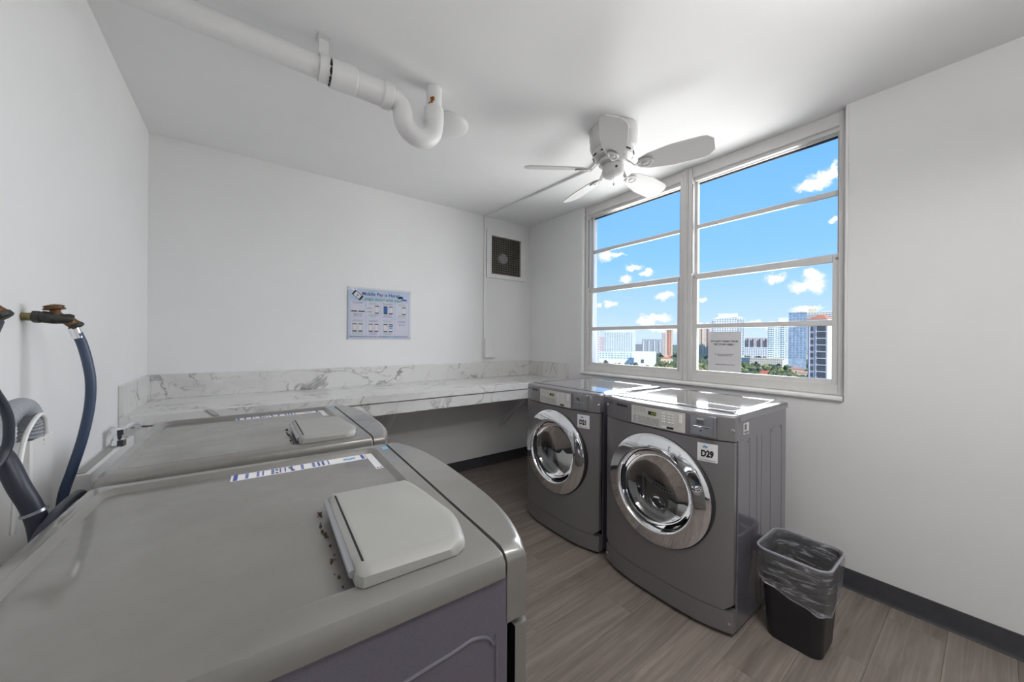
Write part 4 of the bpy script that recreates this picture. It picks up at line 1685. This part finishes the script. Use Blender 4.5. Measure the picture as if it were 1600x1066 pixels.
def tower(name, label, px0, px1, ytop, ahead, wall, glass, floors=None, cols=6, depth=None, turn=0.0, crown=None, bands=None, group=None):
    """px0..px1: span in thousandths of the view distance to the right of the view axis; ytop: top, thousandths above eye level."""
    th = math.atan((px0 + px1) / 2)
    w = (px1 - px0) * ahead * math.cos(th)
    rc = (px0 + px1) / 2 * ahead
    top = EYE + ytop * ahead
    d = depth or w * .6
    c = city(rc * (1 + d / 2 / ahead), ahead + d / 2, GZ)
    t = thing(name, label, 'building', c, -yaw - th + turn, group)
    H = top - GZ
    bx('wall_block', (-w / 2, -d / 2, 0), (w / 2, d / 2, H), wall, t)
    fl = floors or max(4, int(H / 3.4))
    fh = H / fl
    g, s = MB(), MB()
    for face in ('f', 'l', 'r'):
        W_ = w if face == 'f' else d
        n = cols if face == 'f' else max(2, int(cols * d / w))
        cw = W_ / n
        for i in range(fl):
            z0 = i * fh
            if z0 + fh < H * .25:
                continue
            for k in range(n):
                a, b = -W_ / 2 + k * cw + cw * .2, -W_ / 2 + (k + 1) * cw - cw * .2
                if face == 'f':
                    g.box((a, -d / 2 - .08, z0 + fh * .25), (b, -d / 2 + .05, z0 + fh * .88))
                elif face == 'l':
                    g.box((-w / 2 - .08, a, z0 + fh * .25), (-w / 2 + .05, b, z0 + fh * .88))
                else:
                    g.box((w / 2 - .05, a, z0 + fh * .25), (w / 2 + .08, b, z0 + fh * .88))
            if face == 'f' and bands:
                for (u0, u1) in bands:
                    s.box((-w / 2 + u0 * w, -d / 2 - 1.4, z0), (-w / 2 + u1 * w, -d / 2, z0 + fh * .30))
    tag(g.obj('window_panes', glass, t, 0), kind='stuff')
    if bands:
        tag(s.obj('balcony_slabs', m_w_white, t, 0), kind='stuff')
    bx('parapet', (-w / 2 - .3, -d / 2 - .3, H), (w / 2 + .3, d / 2 + .3, H + 1.2), wall, t)
    if crown:
        for (u0, u1, hh) in crown:
            bx('roof_block', (-w / 2 + u0 * w, -d * .35, H + .5), (-w / 2 + u1 * w, d * .35, H + hh), wall, t, .3)
    return t


def U(px):
    return (px - 800) / 560.78


def V(py):
    return (530.7 - py) / 560.78


tower('apartment_tower', 'white slab tower at the far left of the view, cut by the window frame', U(929), U(936.5), V(513), 520, m_w_white, m_g_grey, cols=2)
tower('apartment_tower', 'hazy pinkish block just right of the white slab tower', U(936), U(945), V(526), 900, m_w_pink, m_g_grey, cols=4)
tower('apartment_tower', 'broad white tower with teal glass grid in the far window', U(944), U(992.5), V(516.5), 620, m_w_white, m_g_teal, cols=13, floors=30, bands=[(.02, .93)])
pod = thing('podium_block', 'low white and teal podium below the broad white tower', 'building', city(U(960) * 600, 600, GZ), -yaw - math.atan(U(960)))
bx('wall_block', (-31, -8, 0), (31, 8, EYE - GZ + V(549) * 600), m_w_white, pod)
g = MB()
for i in range(3):
    for k in range(12):
        g.box((-29 + k * 4.8, -8.1, 16 + i * 3.6), (-25.4 + k * 4.8, -7.9, 18.6 + i * 3.6))
tag(g.obj('window_panes', m_g_teal, pod, 0), kind='stuff')
hall = thing('white_hall', 'plain white low hall with one dark doorway among the trees', 'building', city(U(1008) * 560, 560, GZ), -yaw - math.atan(U(1008)))
bx('wall_block', (-16, -8, 0), (16, 8, EYE - GZ + V(548) * 560), m_w_white, hall)
bx('doorway', (-6, -8.2, 11.5), (-1.5, -7.9, 17), m_g_dark, hall)
tower('apartment_tower', 'wide grey distant block with white vertical strips in the far window', U(1003), U(1035), V(529.5), 1250, m_w_grey, m_g_grey, cols=8, crown=[(.30, .36, 2), (.62, .68, 2)])
for k in range(4):
    o = bx('white_strip', (0, 0, 0), (2.6, 1.0, 46), m_w_white)
    o.parent = bpy.data.objects['apartment_tower.003']
    o.location = (-30 + k * 18, -22.8, 0)
tower('skyline_block', 'low dark skyline block beside the broad white tower', U(993), U(1005), V(537), 1400, m_w_grey, m_g_dark, cols=6)
tower('apartment_tower', 'slim peach and coral tower at the mullion in the far window', U(1040), U(1051), V(514.5), 800, m_w_peach, m_g_dark, cols=1, depth=9, bands=None)
o = bx('coral_strip', (-1.4, -5.2, 0), (2.2, -4.4, 66), m_w_coral, bpy.data.objects['apartment_tower.004'])
tower('apartment_tower', 'grey windowed wing left of the peach tower', U(1034), U(1040), V(519), 850, m_w_pink, m_g_grey, cols=2, floors=24, depth=10)
tower('apartment_tower', 'striped cream and peach tower left of the paper notice', U(1078), U(1106), V(511), 800, m_w_cream, m_g_grey, cols=9)
for k, m_ in ((-14, m_w_peach), (-4, m_w_peach), (6, m_w_peach), (17, m_w_coral)):
    o = bx('coloured_strip', (k, -12.9, 0), (k + 3.4, -11.9, 74), m_, bpy.data.objects['apartment_tower.006'])
tower('apartment_tower', 'tall white tower with stepped crown rising behind the paper notice', U(1111), U(1163), V(496), 700, m_w_white, m_g_grey, cols=13, crown=[(.12, .92, 3.5), (.20, .80, 11)], bands=[(.02, .12), (.80, .99)])
tower('apartment_tower', 'long distant pinkish block between notice and teal tower', U(1163), U(1201), V(526), 1150, m_w_pink, m_g_grey, cols=10)
for k in (-26, -12, 6, 22):
    bx('dark_strip', (k, -24.2, 0), (k + 4.5, -23.0, 54), m_g_dark, bpy.data.objects['apartment_tower.008'])
tower('low_block', 'long low cream building behind the trees in the near window', U(1158), U(1222), V(558), 600, m_w_cream, m_g_grey, cols=22, depth=14)
tower('low_block', 'low white terrace in front of the distant pinkish block', U(1162), U(1206), V(541), 880, m_w_white, m_g_grey, cols=12, depth=18)
tower('apartment_tower', 'white and green glass stepped tower in the near window', U(1199), U(1234), V(501), 600, m_w_white, m_g_teal, cols=9, crown=[(.48, 1.0, 8), (.05, .3, 2)], bands=[(.0, .30), (.62, .78)])
tower('apartment_tower', 'blue glass tower standing before the cream tower', U(1232), U(1260), V(486), 520, m_g_blue, plain('pale_blue_glazing', rgb(138, 158, 180), 0.5, var=0.3, scale=0.3), cols=5, bands=None)
tower('apartment_tower', 'cream tower with many balconies behind the orange roofed tower', U(1257), U(1312), V(485), 700, m_w_cream, m_g_grey, cols=12, crown=[(.10, .34, 9), (.5, .9, 3)], bands=[(.0, .98)])

# the nearest tower, mauve grey with an orange hipped roof
nt_ah = 178.0
nth = math.atan(U(1279.5))
nw = (U(1294.5) - U(1264.5)) * nt_ah * math.cos(nth) * 1.03
ntop = EYE + V(497) * nt_ah - GZ
nb = thing('hip_roof_tower', 'nearest mauve grey tower with orange hipped roof and one side coloured white for sunlight', 'building', city(U(1282) * (nt_ah + 5), nt_ah + 5, GZ), -yaw - nth - math.radians(15))
bx('wall_block', (-nw / 2, -5, 0), (nw / 2, 9, ntop), m_w_mauve, nb)
bx('painted_sunlit_side', (nw / 2, -5.02, 0), (nw / 2 + .3, 9.1, ntop + .4), m_w_white, nb)  # slab coloured white to stand for bright sun on this side
bx('cornice', (-nw / 2 - .5, -5.6, ntop - .2), (nw / 2 + .5, 9.5, ntop + .5), m_w_white, nb)
mb = MB()
mb.loft([[(-nw / 2 - .6, -5.7, ntop + .5), (nw / 2 + .2, -5.7, ntop + .5), (nw / 2 + .2, 6, ntop + .5), (-nw / 2 - .6, 6, ntop + .5)],
         [(-.4, -1.2, ntop + 3.0), (1.4, -1.2, ntop + 3.0), (1.4, 1, ntop + 3.0), (-.4, 1, ntop + 3.0)]])
mb.obj('hipped_roof', m_rooftile, nb, 0)
fh = 3.33
nwin = 0
for i in range(13):
    z0 = ntop - 2.2 - (i + 1) * fh
    for (a, b, zz0, zz1) in ((-nw / 2 + 1.15, -nw / 2 + 2.25, .35, 2.5), (-nw / 2 + 3.0, -nw / 2 + 3.75, .9, 2.4), (nw / 2 - 3.7, nw / 2 - .35, .2, 3.0)):
        wdo = bx('window', (a, -5.12, z0 + zz0), (b, -4.98, z0 + zz1), m_g_dark, nb)
    bx('floor_band', (nw / 2 - 3.8, -5.3, z0 + 3.02), (nw / 2 - .25, -4.98, z0 + 3.30), m_w_white, nb)
for a in (-nw / 2 + .55, nw / 2 - 4.3):
    bx('pilaster', (a, -5.18, 0), (a + .28, -4.98, ntop - 1), m_w_white, nb)

# houses among the trees
def house(label, right, ahead, w, d, h, roof, wall=None, turn=0.0):
    t = thing('house', label, 'house', city(right * ahead, ahead, GZ), -yaw - math.atan(right) + turn)
    bx('wall_block', (-w / 2, -d / 2, 0), (w / 2, d / 2, h), wall or m_w_peach, t)
    MB().loft([[(-w / 2 - .5, -d / 2 - .5, h), (w / 2 + .5, -d / 2 - .5, h), (w / 2 + .5, d / 2 + .5, h), (-w / 2 - .5, d / 2 + .5, h)],
               [(-w * .22, -.15, h + d * .22), (w * .22, -.15, h + d * .22), (w * .22, .15, h + d * .22), (-w * .22, .15, h + d * .22)]]).obj('roof', roof, t, 0)
    for k in range(max(2, int(w / 5))):
        a = -w / 2 + w * (k + .5) / max(2, int(w / 5))
        bx('window', (a - .7, -d / 2 - .08, h * .35), (a + .7, -d / 2 + .05, h * .75), m_g_dark, t)
    return t


m_roof_red = wallm('red_roof_tile', (216, 108, 76), 0.12)
house('low house with long red tiled roof below the near window', U(1198), 455, 16, 12, 6.5, m_roof_red)
house('peach villa left of the nearest mauve tower', U(1244), 475, 15, 11, 10, wallm('terracotta_roof', (196, 140, 116)))
house('peach villa beside the foot of the nearest mauve tower', U(1258), 440, 13, 10, 8, wallm('pale_terracotta_roof', (206, 160, 138)))
house('flat white roofed house under the broad white tower', U(949), 505, 16, 9, 7, m_w_white, m_w_white)
house('long white roofed house in the middle of the far window', U(975), 535, 22, 9, 6, m_w_white, m_w_white)
house('small orange roofed house beside the white hall', U(1024), 620, 18, 12, 8, m_rooftile)
house('house with orange roof at the right edge of far window', U(1042), 650, 20, 12, 14, m_rooftile, m_w_cream)
house('pale house showing under the paper notice', U(1112), 430, 18, 10, 6, m_rooftile, m_w_pink)
house('white roofed house at the left foot of the near window', U(1086), 455, 10, 14, 7, m_w_white, m_w_white)


# trees
def leaf_mat(name, c):
    M = Mat(name)
    M.principled(rgb(*c), 0.9, spec=0.2)
    f = M.noise(0.55, 4, 0.7)
    g_ = [lin(v) for v in c]
    col = M.ramp(f, [(0.3, tuple(v * .45 for v in g_)), (0.52, tuple(g_)), (0.72, tuple(min(1, v * 1.5) for v in g_))])
    M.l(col, M.p.inputs['Base Color'])
    return M.m


m_bark = plain('grey_bark', rgb(96, 84, 72), 0.9)
LEAF = [leaf_mat('olive_leaves', (142, 138, 98)), leaf_mat('green_leaves', (116, 126, 88)), leaf_mat('dark_leaves', (96, 106, 86)), leaf_mat('bright_leaves', (150, 156, 98))]


def tree_mesh(mat, seed, squash):
    rg = random.Random(seed)
    mb = MB()
    mb.mi = 1
    mb.tube([(0, 0, 0), (.05, 0, .55)], [.06, .04], 6)
    mb.mi = 0
    for k in range(6):
        a = rg.uniform(0, 6.28)
        r_ = rg.uniform(.28, .5)
        c = Vector((math.cos(a) * r_ * .95, math.sin(a) * r_ * .95, .62 + rg.uniform(-.15, .25) * squash))
        if k == 0:
            c = Vector((0, 0, .72))
        R_ = rg.uniform(.30, .42) if k else .5
        res = bmesh.ops.create_icosphere(mb.bm, subdivisions=2, radius=R_, matrix=Matrix.Translation(c) @ Matrix.Diagonal((1, 1, squash, 1)))
        for v in res['verts']:
            v.co += (v.co - c).normalized() * R_ * rg.uniform(-.22, .22)
    return mb.mesh('tree', [mat, m_bark], 0)


TM = [tree_mesh(LEAF[i % 4], i, (.75, .9, 1.05, .7)[i % 4]) for i in range(8)]
KINDS = ['olive green', 'mid green', 'dark green', 'bright green']
rg = random.Random(4)
spots = []
tries = 0
solid = [(U(1198), 455, 13), (U(1244), 475, 13), (U(1258), 440, 12), (U(949), 505, 13), (U(975), 535, 15), (U(1008), 560, 17), (U(1112), 430, 13), (U(1086), 455, 12)]
while len(spots) < 400 and tries < 6000:
    tries += 1
    u = rg.uniform(U(926), U(1268))
    ah = 345 + 260 * rg.random() ** 1.15
    if u < U(1060) and ah < 470:
        continue
    p = city(u * ah, ah)
    if any((p - q).length < 9.6 for q, _ in spots):
        continue
    if any((p - city(a * b_, b_)).length < r_ for a, b_, r_ in solid):
        continue
    # keep the sight line to the roofs open
    if any(abs(u - a) * ah < r_ and ah < b_ and b_ - ah < 45 for a, b_, r_ in solid):
        continue
    spots.append((p, ah))
# the far wooded belt, too small to tell apart
FOOT = []
for b_ in bpy.data.objects:
    if b_.get('category') in ('building', 'house'):
        cs = [c for ch in b_.children for c in ch.bound_box]
        FOOT.append((b_.location.copy(), b_.rotation_euler.z, max(abs(c[0]) for c in cs), max(abs(c[1]) for c in cs)))


def clear_of_buildings(p, gap):
    for l_, r_, hx, hy in FOOT:
        dx, dy = p.x - l_.x, p.y - l_.y
        if abs(dx * math.cos(r_) + dy * math.sin(r_)) < hx + gap and abs(-dx * math.sin(r_) + dy * math.cos(r_)) < hy + gap:
            return False
    return True


spots = [q for q in spots if clear_of_buildings(q[0], 6.0)][:298]
for i, (p, ah) in enumerate(spots):
    k = rg.randrange(8)
    o = bpy.data.objects.new('tree', TM[k])
    COL.objects.link(o)
    s_ = rg.uniform(4.6, 6.0)
    o.location = (p.x, p.y, GZ)
    o.rotation_euler = (0, 0, rg.uniform(0, 6.28))
    o.scale = (s_, s_, s_ * rg.uniform(1.5, 2.1))
    tag(o, '%s leafy tree in the distant treetops below the windows' % KINDS[k % 4], 'tree', '%s treetops seen from the windows' % KINDS[k % 4])
mb = MB()
for k in range(820):
    u = rg.uniform(U(920), U(1300)) if k < 520 else rg.uniform(-.25, U(920))
    ah = rg.uniform(610, 1050)
    p = city(u * ah, ah, GZ)
    r_ = rg.uniform(5, 8)
    if not clear_of_buildings(p, r_ + 2):
        continue
    res = bmesh.ops.create_icosphere(mb.bm, subdivisions=1, radius=1, matrix=Matrix.Translation((p.x, p.y, GZ + r_ * .8)) @ Matrix.Diagonal((r_, r_, r_ * rg.uniform(.8, 1.3), 1)))
o = mb.obj('far_woodland', LEAF[2], None, 0)
tag(o, 'dark far belt of treetops in front of the distant towers', 'trees', kind='stuff')
